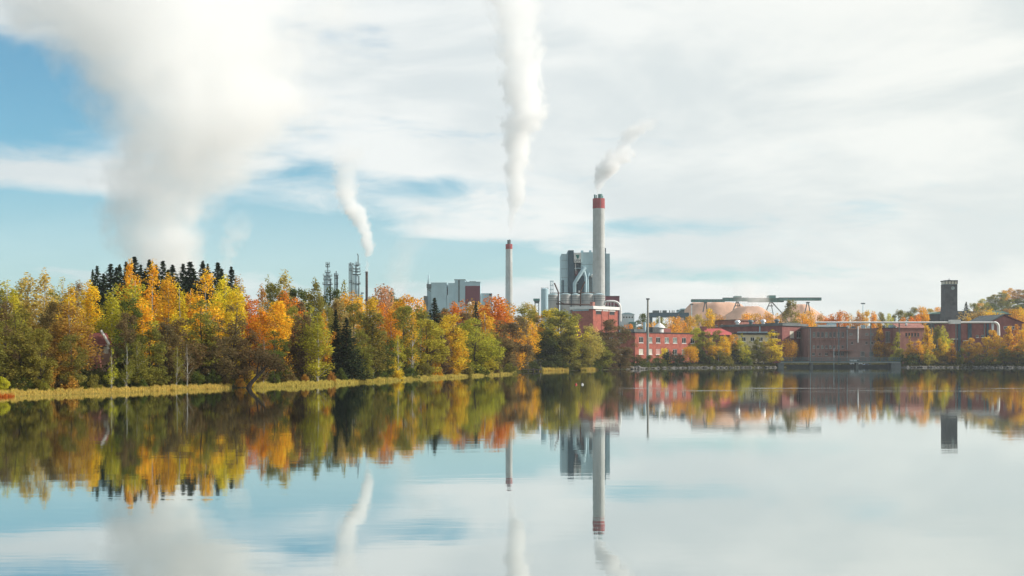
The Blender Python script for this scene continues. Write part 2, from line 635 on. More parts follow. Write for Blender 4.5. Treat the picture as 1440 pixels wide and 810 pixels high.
egg = lambda t: math.sin(math.pi * min(1, 0.10 + 0.90 * t ** 0.72)) ** 0.75
ball = lambda t: math.sqrt(max(0.0, 1 - (2 * t - 0.98) ** 2))
colm = lambda t: min(1.0, 4.0 * t + 0.45) * (1 - t ** 2.4) ** 0.75
cone = lambda t: min(1.0, 5 * t + 0.35) * (1 - t) ** 0.62 + 0.03
wide = lambda t: math.sin(math.pi * (0.14 + 0.82 * t)) ** 0.6
dome = lambda t: math.sqrt(max(0.0, 1 - t * t))

KIND = {}
for i in range(5):
    KIND.setdefault('birch', []).append(crown_leaf(10 + i, 0.16, 0.175, egg, 56, 6200, 0.0085, (0.035, 0.085), 1.5, 0.25))
    KIND.setdefault('tree', []).append(crown_leaf(30 + i, 0.10, 0.24, wide, 44, 7000, 0.0095, (0.05, 0.105), 1.0, 0.35))
    KIND.setdefault('alder', []).append(crown_leaf(50 + i, 0.06, 0.20, colm, 66, 7200, 0.0085, (0.04, 0.085), 0.9, 0.30, stems=2))
for i in range(4):
    KIND.setdefault('aspen', []).append(crown_leaf(70 + i, 0.05, 0.17, cone, 60, 6000, 0.0095, (0.035, 0.08), 1.2, 0.2))
    KIND.setdefault('round', []).append(crown_leaf(90 + i, 0.14, 0.42, ball, 70, 5600, 0.0150, (0.09, 0.17), 1.0, 0.45))
    KIND.setdefault('maple', []).append(crown_leaf(110 + i, 0.08, 0.34, wide, 60, 5600, 0.0125, (0.07, 0.14), 1.0, 0.40))
    KIND.setdefault('spruce', []).append(crown_spruce(130 + i, 0.215 + 0.020 * i, 96, 0.0100, droop=0.13, ragged=0.30))
    KIND.setdefault('shrub', []).append(crown_leaf(150 + i, 0.0, 0.66, dome, 40, 3400, 0.024, (0.08, 0.20), 1.1, 0.1, stems=2, trunk_r=0.03))
for i in range(3):
    KIND.setdefault('pine', []).append(crown_leaf(170 + i, 0.34, 0.21, wide, 44, 5200, 0.0080, (0.05, 0.10), 0.6, 0.30, trunk_r=0.015))
    KIND.setdefault('sparse', []).append(crown_leaf(190 + i, 0.18, 0.17, egg, 46, 1500, 0.0085, (0.03, 0.07), 1.2, 0.2))

HALFW = {'birch': 0.20, 'tree': 0.30, 'alder': 0.25, 'aspen': 0.19, 'round': 0.52, 'maple': 0.42, 'spruce': 0.085, 'shrub': 0.75, 'pine': 0.27, 'sparse': 0.19}
SPOKEN = {'birch': 'birch', 'tree': 'broadleaf tree', 'alder': 'alder', 'aspen': 'narrow tree', 'round': 'round tree', 'maple': 'spreading maple', 'spruce': 'spruce', 'shrub': 'shrub', 'pine': 'pine', 'sparse': 'thin birch'}
NAME = {'birch': 'birch_tree', 'tree': 'broadleaf_tree', 'alder': 'alder_tree', 'aspen': 'aspen_tree', 'round': 'round_tree', 'maple': 'maple_tree', 'spruce': 'spruce_tree', 'shrub': 'shrub', 'pine': 'pine_tree', 'sparse': 'birch_tree'}
HUE = {  # main leaf colour, share of leaves still green
    'golden': (0.88, 0.58, 0.045, 0.16), 'yellow': (0.88, 0.70, 0.055, 0.20), 'orange': (0.84, 0.455, 0.038, 0.10), 'red': (0.80, 0.300, 0.034, 0.0), 'pink': (0.66, 0.34, 0.17, 0.0),
    'olive': (0.330, 0.300, 0.060, 0.40), 'lime': (0.62, 0.56, 0.060, 0.32), 'pale': (0.66, 0.52, 0.14, 0.22), 'brown': (0.245, 0.175, 0.075, 0.35), 'rusty': (0.58, 0.32, 0.065, 0.25),
    'green': (0.130, 0.160, 0.038, 0.3), 'dark': (0.050, 0.070, 0.036, 0.2), 'tan': (0.54, 0.39, 0.13, 0.25)}
SAY = {'golden': 'golden', 'yellow': 'yellow', 'orange': 'orange', 'red': 'red', 'pink': 'pinkish', 'olive': 'olive', 'lime': 'yellow-green', 'pale': 'pale', 'brown': 'brown', 'rusty': 'rust-coloured',
       'green': 'green', 'dark': 'dark', 'tan': 'tan'}
ROWSAY = {'f': 'at the reeds', 'm': 'on mid slope', 'b': 'on the skyline', 'k': 'on the bank', 'y': 'behind roofs', 'h': 'on the hill'}
# (px from, px to, counted from, its px, towards)
ZONES = [(-999, 142, 'gabled house', 142, 'away from the chimneys'), (142, 352, 'gabled house', 142, 'towards the leaning trunk'), (352, 516, 'leaning trunk', 352, 'towards the brown stack'),
         (516, 716, 'brown stack', 516, 'towards the slim chimney'), (716, 842, 'slim chimney', 716, 'towards the tall chimney'), (842, 911, 'tall chimney', 842, 'towards the utility pole'),
         (911, 1100, 'utility pole', 911, 'towards the bridge'), (1100, 1335, 'clock tower', 1335, 'towards the bridge'), (1335, 9999, 'clock tower', 1335, 'away from the bridge')]
ORD = ['', 'first', 'second', 'third', 'fourth', 'fifth', 'sixth', 'seventh', 'eighth', 'ninth', 'tenth', 'eleventh', 'twelfth', 'thirteenth', 'fourteenth', 'fifteenth', 'sixteenth', 'seventeenth', 'eighteenth', 'nineteenth', 'twentieth', 'twenty-first', 'twenty-second', 'twenty-third', 'twenty-fourth', 'twenty-fifth', 'twenty-sixth']
TREES = []
cnt = {}


def shore_D(px):
    xs = [a for a, _ in SHORE_PX]; ds = [CH * F / (b - HZ) for _, b in SHORE_PX]
    return float(np.interp(px, xs, ds))


def tree(px, top, wpx, row, kind, hue, off, D=None):
    """px: where the stem's crown stands in the picture, top: row of its tip, wpx: crown width in pixels, off: metres behind the shore"""
    D = (shore_D(px) + off) if D is None else D
    x = PX(px, D)
    z0 = gz(x, D) - 0.1
    h = PZ(top, D) - z0
    if h < 0.8:
        h = 0.8
    i = cnt.get(kind, 0); cnt[kind] = i + 1
    cm, tm = KIND[kind][i % len(KIND[kind])]
    w = (wpx * D / F) / (2 * HALFW[kind]) * (1.22 if row in 'mb' and kind != 'spruce' else 1.08)
    w = min(max(w, 0.55 * h if kind != 'spruce' else 0.42 * h), 2.1 * h) if kind != 'shrub' else min(max(w, 0.6 * h), 4 * h)
    root = bpy.data.objects.new(NAME[kind], None)
    COL.objects.link(root)
    root.location = (x, D, z0)
    root.rotation_euler = (0, 0, rnd.uniform(0, 6.28))
    root.scale = (w, w, h)
    if kind == 'spruce':
        root.rotation_euler = (rnd.uniform(-0.02, 0.02), rnd.uniform(-0.02, 0.02), root.rotation_euler[2])
        root.scale = (w * rnd.uniform(0.9, 1.35), w * rnd.uniform(0.9, 1.35), h)
    c = link('crown', cm, root)
    t = link('trunk', tm, root)
    hc = HUE[hue]
    j = rnd.uniform(0.86, 1.14)
    c.color = (min(1, hc[0] * j), min(1, hc[1] * j * rnd.uniform(0.93, 1.08)), hc[2], hc[3] * rnd.uniform(0.6, 1.3))
    TREES.append((root, px, row, kind, hue))
    return root


def tree_mats():
    for k, lst in KIND.items():
        for cm, tm in lst:
            tm.materials.append(BIRCH if k in ('birch', 'sparse') else BARK)


tree_mats()

# --- wooded near shore: front row at the reeds
for a in [
    (-14, 430, 56, 'f', 'alder', 'olive', 5), (8, 424, 50, 'f', 'tree', 'brown', 9), (30, 428, 62, 'f', 'alder', 'olive', 4), (58, 462, 44, 'f', 'tree', 'olive', 3),
    (77, 424, 46, 'f', 'tree', 'brown', 12), (99, 414, 56, 'f', 'birch', 'rusty', 8), (100, 470, 44, 'f', 'tree', 'olive', 2.5), (86, 500, 24, 'f', 'shrub', 'rusty', 3),
    (173, 470, 30, 'f', 'alder', 'green', 4), (183, 440, 46, 'f', 'tree', 'brown', 9), (210, 452, 54, 'f', 'alder', 'olive', 3.5), (192, 480, 36, 'f', 'birch', 'olive', 2.5),
    (233, 444, 50, 'f', 'alder', 'brown', 5), (256, 448, 56, 'f', 'tree', 'brown', 7), (284, 420, 62, 'f', 'alder', 'olive', 6), (304, 452, 50, 'f', 'alder', 'brown', 3.5),
    (326, 424, 52, 'f', 'alder', 'brown', 9), (352, 462, 46, 'f', 'alder', 'brown', 4), (386, 464, 38, 'f', 'pine', 'green', 4), (397, 478, 30, 'f', 'alder', 'green', 6), (425, 424, 44, 'f', 'alder', 'brown', 9),
    (447, 440, 38, 'f', 'birch', 'lime', 3), (487, 446, 19, 'f', 'spruce', 'dark', 7), (472, 434, 17, 'f', 'spruce', 'dark', 13), (524, 436, 48, 'f', 'birch', 'olive', 5), (508, 462, 36, 'f', 'alder', 'olive', 3.5),
    (541, 462, 30, 'f', 'alder', 'green', 4), (568, 430, 52, 'f', 'tree', 'olive', 12), (580, 437, 24, 'f', 'sparse', 'golden', 5), (600, 449, 56, 'f', 'tree', 'lime', 7),
    (622, 470, 36, 'f', 'alder', 'brown', 4), (634, 442, 46, 'f', 'tree', 'yellow', 6), (641, 468, 44, 'f', 'tree', 'golden', 2.5), (668, 448, 58, 'f', 'tree', 'lime', 7),
    (684, 462, 40, 'f', 'alder', 'lime', 4), (692, 466, 40, 'f', 'alder', 'olive', 8), (704, 450, 56, 'f', 'alder', 'brown', 18), (718, 454, 54, 'f', 'tree', 'brown', 26), (741, 440, 34, 'f', 'birch', 'golden', 34), (732, 478, 40, 'f', 'tree', 'brown', 10),
    (765, 452, 34, 'f', 'alder', 'green', 18), (790, 436, 66, 'f', 'tree', 'olive', 14), (800, 452, 46, 'f', 'alder', 'olive', 6), (776, 474, 36, 'f', 'alder', 'green', 8),
    (830, 451, 30, 'f', 'birch', 'pale', 8), (818, 474, 38, 'f', 'alder', 'olive', 5), (852, 449, 46, 'f', 'tree', 'brown', 9), (870, 458, 40, 'f', 'tree', 'brown', 8), (846, 478, 40, 'f', 'alder', 'olive', 4), (872, 486, 34, 'f', 'alder', 'brown', 3),
    (178, 482, 20, 'f', 'sparse', 'olive', 1.6), (249, 486, 18, 'f', 'sparse', 'olive', 1.6), (263, 478, 22, 'f', 'sparse', 'brown', 1.4), (157, 488, 16, 'f', 'sparse', 'lime', 1.6), (371, 474, 20, 'f', 'sparse', 'brown', 1.6), (560, 470, 20, 'f', 'sparse', 'lime', 1.8),
]:
    tree(*a)
for a in [(-48, 432, 52, 'f', 'alder', 'olive', 5), (-80, 428, 54, 'f', 'tree', 'brown', 7), (-112, 436, 52, 'f', 'alder', 'olive', 5), (-60, 392, 48, 'm', 'birch', 'golden', 32), (-100, 388, 48, 'm', 'birch', 'pale', 34), (-34, 386, 44, 'm', 'birch', 'lime', 34)]:
    tree(*a)
# --- middle of the slope
for a in [
    (12, 386, 42, 'm', 'birch', 'lime', 30), (40, 374, 50, 'm', 'birch', 'pale', 36), (62, 380, 40, 'm', 'birch', 'pale', 33), (97, 399, 38, 'm', 'birch', 'golden', 25), (126, 396, 34, 'm', 'birch', 'golden', 36),
    (158, 392, 40, 'm', 'birch', 'lime', 32), (188, 384, 44, 'm', 'birch', 'lime', 26), (215, 368, 36, 'm', 'birch', 'orange', 34), (185, 364, 26, 'm', 'birch', 'orange', 40), (237, 386, 32, 'm', 'birch', 'golden', 28),
    (253, 390, 30, 'm', 'birch', 'yellow', 26), (268, 398, 26, 'm', 'birch', 'orange', 30), (291, 379, 44, 'm', 'birch', 'golden', 22), (316, 386, 38, 'm', 'birch', 'yellow', 26), (333, 402, 36, 'm', 'birch', 'yellow', 22),
    (339, 380, 40, 'm', 'birch', 'rusty', 40), (352, 408, 34, 'm', 'birch', 'red', 28), (368, 402, 32, 'm', 'birch', 'rusty', 36), (388, 424, 48, 'm', 'tree', 'golden', 18), (366, 432, 32, 'm', 'birch', 'orange', 20),
    (411, 430, 36, 'm', 'tree', 'olive', 22), (180, 420, 40, 'm', 'tree', 'green', 20), (156, 424, 40, 'm', 'tree', 'green', 42), (20, 440, 46, 'm', 'tree', 'olive', 18), (200, 420, 40, 'm', 'birch', 'golden', 20),
    (436, 424, 30, 'm', 'birch', 'lime', 24), (459, 420, 34, 'm', 'birch', 'olive', 26), (455, 438, 24, 'm', 'birch', 'orange', 18), (477, 420, 34, 'm', 'tree', 'tan', 32), (497, 425, 40, 'm', 'tree', 'olive', 28), (519, 418, 36, 'm', 'tree', 'golden', 30),
    (541, 424, 36, 'm', 'maple', 'red', 34), (551, 432, 32, 'm', 'birch', 'orange', 24), (574, 415, 46, 'm', 'tree', 'orange', 40), (592, 432, 38, 'm', 'birch', 'olive', 28), (610, 418, 24, 'm', 'spruce', 'dark', 36),
    (622, 440, 40, 'm', 'tree', 'brown', 30), (643, 421, 40, 'm', 'maple', 'red', 42), (656, 440, 44, 'm', 'tree', 'brown', 34), (683, 432, 36, 'm', 'birch', 'golden', 36), (669, 424, 12, 'm', 'spruce', 'dark', 44),
    (693, 416, 54, 'm', 'maple', 'red', 52), (714, 427, 50, 'm', 'maple', 'orange', 56), (756, 434, 26, 'm', 'birch', 'orange', 40), (738, 432, 44, 'm', 'tree', 'olive', 60), (776, 434, 44, 'm', 'tree', 'yellow', 30),
    (806, 446, 34, 'm', 'birch', 'yellow', 22), (724, 444, 40, 'm', 'tree', 'brown', 60), (664, 456, 34, 'm', 'alder', 'olive', 22),
]:
    tree(*a)
# --- skyline
for a in [
    (88, 388, 28, 'b', 'sparse', 'pale', 55), (108, 394, 34, 'b', 'birch', 'tan', 58), (-6, 396, 44, 'b', 'birch', 'olive', 50), (22, 392, 40, 'b', 'birch', 'olive', 56), (76, 396, 40, 'b', 'birch', 'olive', 60),
    (130, 378, 17, 'b', 'spruce', 'dark', 72), (139, 373, 22, 'b', 'spruce', 'dark', 66), (153, 370, 29, 'b', 'spruce', 'dark', 74), (163, 375, 20, 'b', 'spruce', 'dark', 66), (171, 371, 24, 'b', 'spruce', 'dark', 80), (180, 367, 24, 'b', 'spruce', 'dark', 70), (187, 360, 30, 'b', 'spruce', 'dark', 84), (196, 371, 22, 'b', 'spruce', 'dark', 66), (211, 364, 26, 'b', 'spruce', 'dark', 80), (219, 371, 20, 'b', 'spruce', 'dark', 70), (229, 366, 33, 'b', 'spruce', 'dark', 76), (238, 378, 20, 'b', 'spruce', 'dark', 66), (246, 371, 30, 'b', 'spruce', 'dark', 74), (258, 370, 22, 'b', 'spruce', 'dark', 82), (266, 367, 33, 'b', 'spruce', 'dark', 74), (274, 376, 24, 'b', 'spruce', 'dark', 64), (285, 366, 30, 'b', 'spruce', 'dark', 80), (294, 370, 22, 'b', 'spruce', 'dark', 70), (304, 368, 32, 'b', 'spruce', 'dark', 78), (313, 377, 20, 'b', 'spruce', 'dark', 66), (323, 374, 27, 'b', 'spruce', 'dark', 82), (147, 384, 24, 'b', 'spruce', 'dark', 62), (204, 380, 26, 'b', 'spruce', 'dark', 62),
    (378, 384, 22, 'b', 'sparse', 'olive', 52), (401, 382, 44, 'b', 'birch', 'pale', 56), (386, 398, 40, 'b', 'tree', 'olive', 48), (418, 406, 40, 'b', 'tree', 'green', 54), (406, 407, 26, 'b', 'maple', 'red', 44), (443, 391, 28, 'b', 'birch', 'olive', 60),
    (430, 408, 36, 'b', 'tree', 'olive', 62), (466, 404, 40, 'b', 'tree', 'green', 56), (484, 392, 22, 'b', 'sparse', 'olive', 62), (488, 408, 36, 'b', 'maple', 'orange', 54), (503, 416, 34, 'b', 'birch', 'golden', 60), (536, 401, 40, 'b', 'maple', 'pink', 74),
    (553, 410, 24, 'b', 'tree', 'green', 80), (562, 420, 34, 'b', 'tree', 'olive', 70), (586, 418, 30, 'b', 'maple', 'orange', 70), (628, 434, 34, 'b', 'tree', 'brown', 80), (664, 422, 30, 'b', 'maple', 'rusty', 90),
    (680, 424, 30, 'b', 'maple', 'orange', 96), (734, 424, 18, 'b', 'sparse', 'olive', 90), (744, 426, 28, 'b', 'tree', 'pale', 96), (768, 436, 34, 'b', 'tree', 'olive', 80), (826, 462, 30, 'b', 'tree', 'brown', 50),
]:
    tree(*a)
# --- low growth along the near shore
for i, (px, top, w, hue) in enumerate([
    (5, 530, 26, 'lime'), (26, 527, 26, 'green'), (40, 530, 20, 'green'), (62, 532, 24, 'olive'), (84, 530, 26, 'brown'), (112, 528, 26, 'green'), (132, 527, 24, 'olive'), (152, 524, 26, 'green'), (170, 528, 24, 'green'), (196, 526, 28, 'green'), (222, 524, 28, 'olive'),
    (248, 524, 26, 'green'), (274, 522, 28, 'green'), (298, 520, 26, 'green'), (316, 518, 24, 'olive'), (338, 528, 8, 'rusty'), (352, 521, 14, 'yellow'), (362, 524, 22, 'lime'), (384, 522, 24, 'green'), (408, 520, 22, 'brown'), (428, 526, 6, 'rusty'), (466, 522, 12, 'rusty'), (480, 518, 18, 'green'), (496, 519, 16, 'brown'),
    (514, 515, 24, 'olive'), (532, 512, 24, 'green'), (552, 502, 20, 'yellow'), (576, 512, 24, 'green'), (598, 510, 24, 'olive'), (612, 508, 16, 'orange'), (654, 508, 26, 'olive'), (674, 510, 22, 'green'), (696, 508, 24, 'brown'), (716, 510, 22, 'olive'), (750, 508, 24, 'green'),
    (772, 508, 26, 'green'), (792, 509, 24, 'green'), (812, 508, 26, 'olive'), (836, 508, 24, 'green'), (858, 508, 26, 'brown'), (880, 506, 18, 'brown')]):
    tree(px, top, w, 'f', 'shrub', hue, 2.0 + (i % 3) * 0.8)
# --- far bank by the brick buildings
for a in [
    (896, 499, 26, 'k', 'shrub', 'green', 5), (912, 500, 24, 'k', 'shrub', 'green', 6), (926, 499, 24, 'k', 'shrub', 'green', 6), (943, 494, 30, 'k', 'shrub', 'dark', 7), (956, 497, 24, 'k', 'shrub', 'dark', 6), (934, 490, 18, 'k', 'shrub', 'yellow', 14),
    (971, 486, 23, 'k', 'round', 'orange', 6), (979, 461, 24, 'k', 'tree', 'lime', 16), (992, 466, 24, 'k', 'tree', 'olive', 12), (1001, 472, 22, 'k', 'birch', 'golden', 8), (1009, 464, 22, 'k', 'tree', 'olive', 16), (1018, 468, 20, 'k', 'birch', 'golden', 9),
    (1030, 470, 22, 'k', 'maple', 'orange', 20), (1033, 482, 22, 'k', 'alder', 'green', 9), (1042, 469, 22, 'k', 'aspen', 'lime', 7), (1054, 478, 20, 'k', 'alder', 'olive', 9), (1066, 474, 24, 'k', 'alder', 'olive', 8), (1074, 478, 18, 'k', 'birch', 'pale', 6),
    (1085, 463, 31, 'k', 'aspen', 'yellow', 6), (1111, 477, 22, 'k', 'round', 'orange', 18), (985, 490, 22, 'k', 'alder', 'green', 8), (1010, 490, 20, 'k', 'birch', 'olive', 6), (1022, 496, 20, 'k', 'shrub', 'olive', 6), (1048, 500, 24, 'k', 'shrub', 'green', 6), (998, 500, 24, 'k', 'shrub', 'green', 6),
    (1236, 450, 18, 'k', 'aspen', 'orange', 14), (1249, 482, 20, 'k', 'round', 'rusty', 12), (1262, 467, 18, 'k', 'aspen', 'lime', 9), (1279, 472, 16, 'k', 'aspen', 'golden', 8), (1292, 476, 18, 'k', 'aspen', 'golden', 6), (1304, 457, 20, 'k', 'aspen', 'golden', 9),
    (1318, 458, 18, 'k', 'birch', 'olive', 14), (1328, 454, 18, 'k', 'birch', 'lime', 15), (1322, 475, 14, 'k', 'aspen', 'golden', 7), (1330, 474, 14, 'k', 'aspen', 'yellow', 8), (1338, 480, 16, 'k', 'aspen', 'orange', 5), (1352, 490, 20, 'k', 'shrub', 'olive', 6), (1363, 475, 22, 'k', 'tree', 'golden', 7),
    (1374, 482, 20, 'k', 'tree', 'golden', 9), (1388, 474, 20, 'k', 'tree', 'golden', 8), (1396, 464, 20, 'k', 'tree', 'golden', 13), (1406, 470, 18, 'k', 'birch', 'golden', 9), (1418, 458, 20, 'k', 'aspen', 'golden', 11), (1429, 456, 18, 'k', 'aspen', 'orange', 14), (1437, 464, 20, 'k', 'tree', 'golden', 9),
    (1448, 462, 24, 'k', 'tree', 'golden', 8), (1412, 486, 24, 'k', 'alder', 'olive', 5), (1431, 486, 24, 'k', 'alder', 'olive', 5), (1305, 492, 24, 'k', 'shrub', 'lime', 5), (1284, 496, 26, 'k', 'shrub', 'green', 5), (1268, 498, 16, 'k', 'shrub', 'green', 5), (1378, 498, 26, 'k', 'shrub', 'olive', 5), (1396, 498, 26, 'k', 'shrub', 'olive', 5),
    (1326, 500, 22, 'k', 'shrub', 'brown', 5), (1440, 500, 24, 'k', 'shrub', 'olive', 5),
]:
    tree(*a)
for a in [(1466, 466, 24, 'k', 'tree', 'golden', 9), (1484, 460, 22, 'k', 'aspen', 'golden', 10), (1502, 470, 24, 'k', 'tree', 'olive', 8)]:
    tree(*a)
# --- behind the roofs
for a in [
    (884, 455, 22, 'red', 'maple', 640), (897, 460, 18, 'red', 'maple', 635), (903, 441, 24, 'green', 'tree', 760), (908, 452, 18, 'orange', 'maple', 660), (918, 452, 18, 'orange', 'maple', 650), (928, 446, 22, 'olive', 'tree', 680), (943, 445, 24, 'orange', 'maple', 690), (957, 444, 22, 'orange', 'maple', 700),
    (967, 444, 22, 'golden', 'tree', 640), (975, 446, 20, 'golden', 'birch', 630), (995, 434, 26, 'golden', 'tree', 660), (983, 442, 22, 'pale', 'tree', 670), (1010, 440, 20, 'rusty', 'maple', 690), (1048, 440, 22, 'orange', 'maple', 700), (1062, 440, 22, 'orange', 'maple', 690), (1076, 437, 28, 'orange', 'maple', 690), (1090, 440, 22, 'orange', 'maple', 700),
    (1113, 422, 24, 'olive', 'tree', 690), (1128, 440, 22, 'orange', 'maple', 720), (1140, 436, 20, 'orange', 'maple', 730), (1155, 440, 26, 'rusty', 'maple', 740), (1168, 440, 22, 'red', 'maple', 700), (1181, 437, 26, 'red', 'maple', 700), (1193, 441, 20, 'orange', 'maple', 720), (1206, 436, 18, 'orange', 'birch', 720), (1218, 437, 20, 'golden', 'tree', 720), (1229, 438, 18, 'orange', 'birch', 710),
    (1242, 439, 22, 'olive', 'tree', 730), (1252, 441, 20, 'lime', 'tree', 700), (1264, 436, 26, 'olive', 'tree', 720), (1278, 440, 22, 'olive', 'tree', 740), (1274, 445, 22, 'red', 'maple', 650), (1290, 440, 26, 'red', 'maple', 660), (1297, 431, 20, 'orange', 'tree', 690), (1283, 432, 26, 'olive', 'tree', 820), (1316, 432, 26, 'orange', 'tree', 900), (1306, 434, 22, 'pale', 'tree', 860),
    (1362, 440, 11, 'golden', 'aspen', 640), (1371, 435, 15, 'tan', 'round', 660), (1395, 434, 16, 'golden', 'round', 660), (1360, 424, 10, 'dark', 'spruce', 900), (1369, 426, 20, 'olive', 'tree', 880), (1381, 430, 22, 'olive', 'tree', 880), (1430, 434, 18, 'orange', 'maple', 690), (1439, 432, 16, 'golden', 'tree', 700),
]:
    px, top, w, hue, kind, D = a
    tree(px, top, w, 'y', kind, hue, 0, D)
# --- wooded hill
for i, (px, top, w, hue, kind) in enumerate([
    (1384, 420, 22, 'lime', 'tree'), (1392, 417, 20, 'olive', 'tree'), (1400, 414, 20, 'pale', 'tree'), (1408, 411, 20, 'olive', 'tree'), (1415, 408, 20, 'golden', 'tree'), (1423, 405, 20, 'orange', 'tree'), (1431, 407, 18, 'rusty', 'tree'), (1439, 408, 18, 'tan', 'tree'), (1448, 406, 22, 'olive', 'tree'),
    (1388, 430, 22, 'olive', 'tree'), (1399, 427, 22, 'green', 'tree'), (1410, 424, 22, 'olive', 'tree'), (1421, 421, 20, 'olive', 'tree'), (1432, 420, 20, 'green', 'tree'), (1441, 422, 20, 'green', 'tree'), (1404, 436, 22, 'tan', 'tree'), (1417, 434, 22, 'rusty', 'tree'), (1378, 426, 18, 'golden', 'tree'),
    (1458, 410, 24, 'golden', 'tree'), (1470, 414, 24, 'olive', 'tree'), (1484, 418, 26, 'lime', 'tree'), (1498, 424, 26, 'orange', 'tree'), (1454, 424, 24, 'olive', 'tree'), (1468, 428, 26, 'tan', 'tree'), (1484, 434, 26, 'green', 'tree')]):
    D = [1180, 1120, 1060][0 if i < 9 or 18 <= i < 22 else (1 if i < 15 else 2)] + (i % 3) * 10
    tree(px, top, w, 'h', kind, hue, 0, D)


def label_trees():
    by = {}
    for r in TREES:
        for z in ZONES:
            if z[0] <= r[1] < z[1]:
                by.setdefault((z, r[2], r[3], r[4]), []).append(r)
                break
    for (z, row, kind, hue), lst in by.items():
        lst.sort(key=lambda r: abs(r[1] - z[3]))
        for i, r in enumerate(lst):
            what = f"{SAY[hue]} {SPOKEN[kind]} {ROWSAY[row]}"
            if len(lst) == 1:
                lab = f"lone {what}, from the {z[2]} {z[4]}"
            else:
                lab = f"{what}, {ORD[i + 1]} from the {z[2]} {z[4]}"
            cat = 'shrub' if kind == 'shrub' else 'tree'
            grp = {'f': 'plants along the wooded shore', 'm': 'trees on the wooded slope', 'b': 'trees on the forest skyline', 'k': 'plants on the far bank', 'y': 'trees behind the brick buildings', 'h': 'trees on the far hill'}[row]
            tag(r[0], lab, cat, grp)


label_trees()


def grass(name, label, pxs, n, d0, d1, h0, h1, cols, cat, seed, wid=0.03, color=(0.5, 0.36, 0.1)):
    """upright blades in a belt along the shore"""
    rs = np.random.RandomState(seed)
    px = rs.uniform(pxs[0], pxs[1], n)
    xs = np.array([a for a, _ in SHORE_PX]); ds = np.array([CH * F / (b - HZ) for _, b in SHORE_PX])
    D = np.interp(px, xs, ds)
    wob = np.interp(px, np.linspace(pxs[0], pxs[1], 60), rs.uniform(-1, 1, 60))
    d1v = d1 * (0.85 + 0.25 * wob)
    wb2 = np.interp(px, np.linspace(pxs[0], pxs[1], 90), rs.uniform(-1, 1, 90))
    d0v = d0 + 0.9 * wb2 * min(1.0, abs(d0))
    D = D + d0v + (d1v - d0v) * rs.uniform(0, 1, n)
    x = (px - 720) / F * D
    g = np.maximum(ground(np.c_[x, D]), -0.3)
    h = (h0 + (h1 - h0) * rs.beta(2.2, 2.6, n) * 1.25) * (0.9 + 0.3 * np.interp(px, np.linspace(pxs[0], pxs[1], 190), rs.uniform(-1, 1, 190)))
    th = rs.uniform(0, math.pi, n)
    wx, wy = np.cos(th) * wid, np.sin(th) * wid
    lx, ly = rs.normal(0, 0.13, n) * h, rs.normal(0, 0.13, n) * h
    b0 = np.c_[x - wx, D - wy, g]
    b1 = np.c_[x + wx, D + wy, g]
    m1 = np.c_[x + wx * 0.8 + lx * 0.4, D + wy * 0.8 + ly * 0.4, g + h * 0.6]
    m0 = np.c_[x - wx * 0.8 + lx * 0.4, D - wy * 0.8 + ly * 0.4, g + h * 0.6]
    tp = np.c_[x + lx, D + ly, g + h]
    v = np.stack([b0, b1, m1, m0, tp], 1).reshape(-1, 3)
    k = np.arange(n)[:, None] * 5
    me = mesh_np(name, v, k + np.array([0, 1, 2, 3]), k + np.array([3, 2, 4]))
    me.materials.append(LEAF)
    o = link(name, me)
    o.color = (*color, 0.25)
    return tag(o, label, cat, kind='stuff')


grass('reeds', 'straw-coloured reeds along the wooded shore', (-120, 326), 34000, -1.6, 4.5, 0.30, 0.58, None, 'reeds', 1, 0.028, (0.74, 0.57, 0.16))
grass('reeds', 'straw-coloured reeds from the leaning trunk to the jetty', (358, 726), 42000, -2.0, 6.0, 0.32, 0.62, None, 'reeds', 2, 0.032, (0.66, 0.54, 0.14))
grass('reeds', 'pale reeds on the point behind the jetty', (752, 800), 9000, -2.0, 7.0, 0.6, 1.1, None, 'reeds', 3, 0.05, (0.70, 0.54, 0.14))
grass('reeds', 'pale reeds under the brown alders on the point', (816, 842), 5000, -1.0, 4.0, 0.5, 0.9, None, 'reeds', 4, 0.05, (0.66, 0.52, 0.14))
grass('grass_tuft', 'rust-orange tuft of reeds at the water edge', (-6, 20), 1600, -2.4, -0.6, 0.3, 0.55, None, 'reeds', 5, 0.03, (0.62, 0.17, 0.03))
grass('grass', 'rough green grass under the shore trees', (-140, 880), 26000, 5.0, 22.0, 0.25, 0.6, None, 'grass', 6, 0.05, (0.12, 0.12, 0.03))
grass('grass', 'rough grass on the far bank', (885, 1460), 22000, 0.3, 14.0, 0.4, 0.9, None, 'grass', 7, 0.09, (0.13, 0.12, 0.04))


def undergrowth():
    rs = np.random.RandomState(44)
    n = 60000
    px = rs.uniform(-130, 885, n)
    xs = np.array([a for a, _ in SHORE_PX]); ds = np.array([CH * F / (b - HZ) for _, b in SHORE_PX])
    D = np.interp(px, xs, ds) + rs.uniform(7, 60, n)
    x = (px - 720) / F * D
    clump = 0.5 + 0.5 * np.sin(x * 0.9 + 1.7 * np.sin(D * 0.5)) * np.sin(D * 0.8 + 2 * np.sin(x * 0.33))
    z = ground(np.c_[x, D]) + rs.uniform(0.05, 1, n) ** 1.4 * (0.7 + 2.3 * clump)
    v, qd = leaf_quads(np.c_[x, D, z], 0.16, rs, 0.4)
    me = mesh_np('undergrowth', v, qd)
    me.materials.append(LEAF)
    o = link('undergrowth', me)
    o.color = (0.10, 0.10, 0.03, 0.5)
    tag(o, 'dark leafy undergrowth on the wooded slope', 'undergrowth', kind='stuff')


undergrowth()


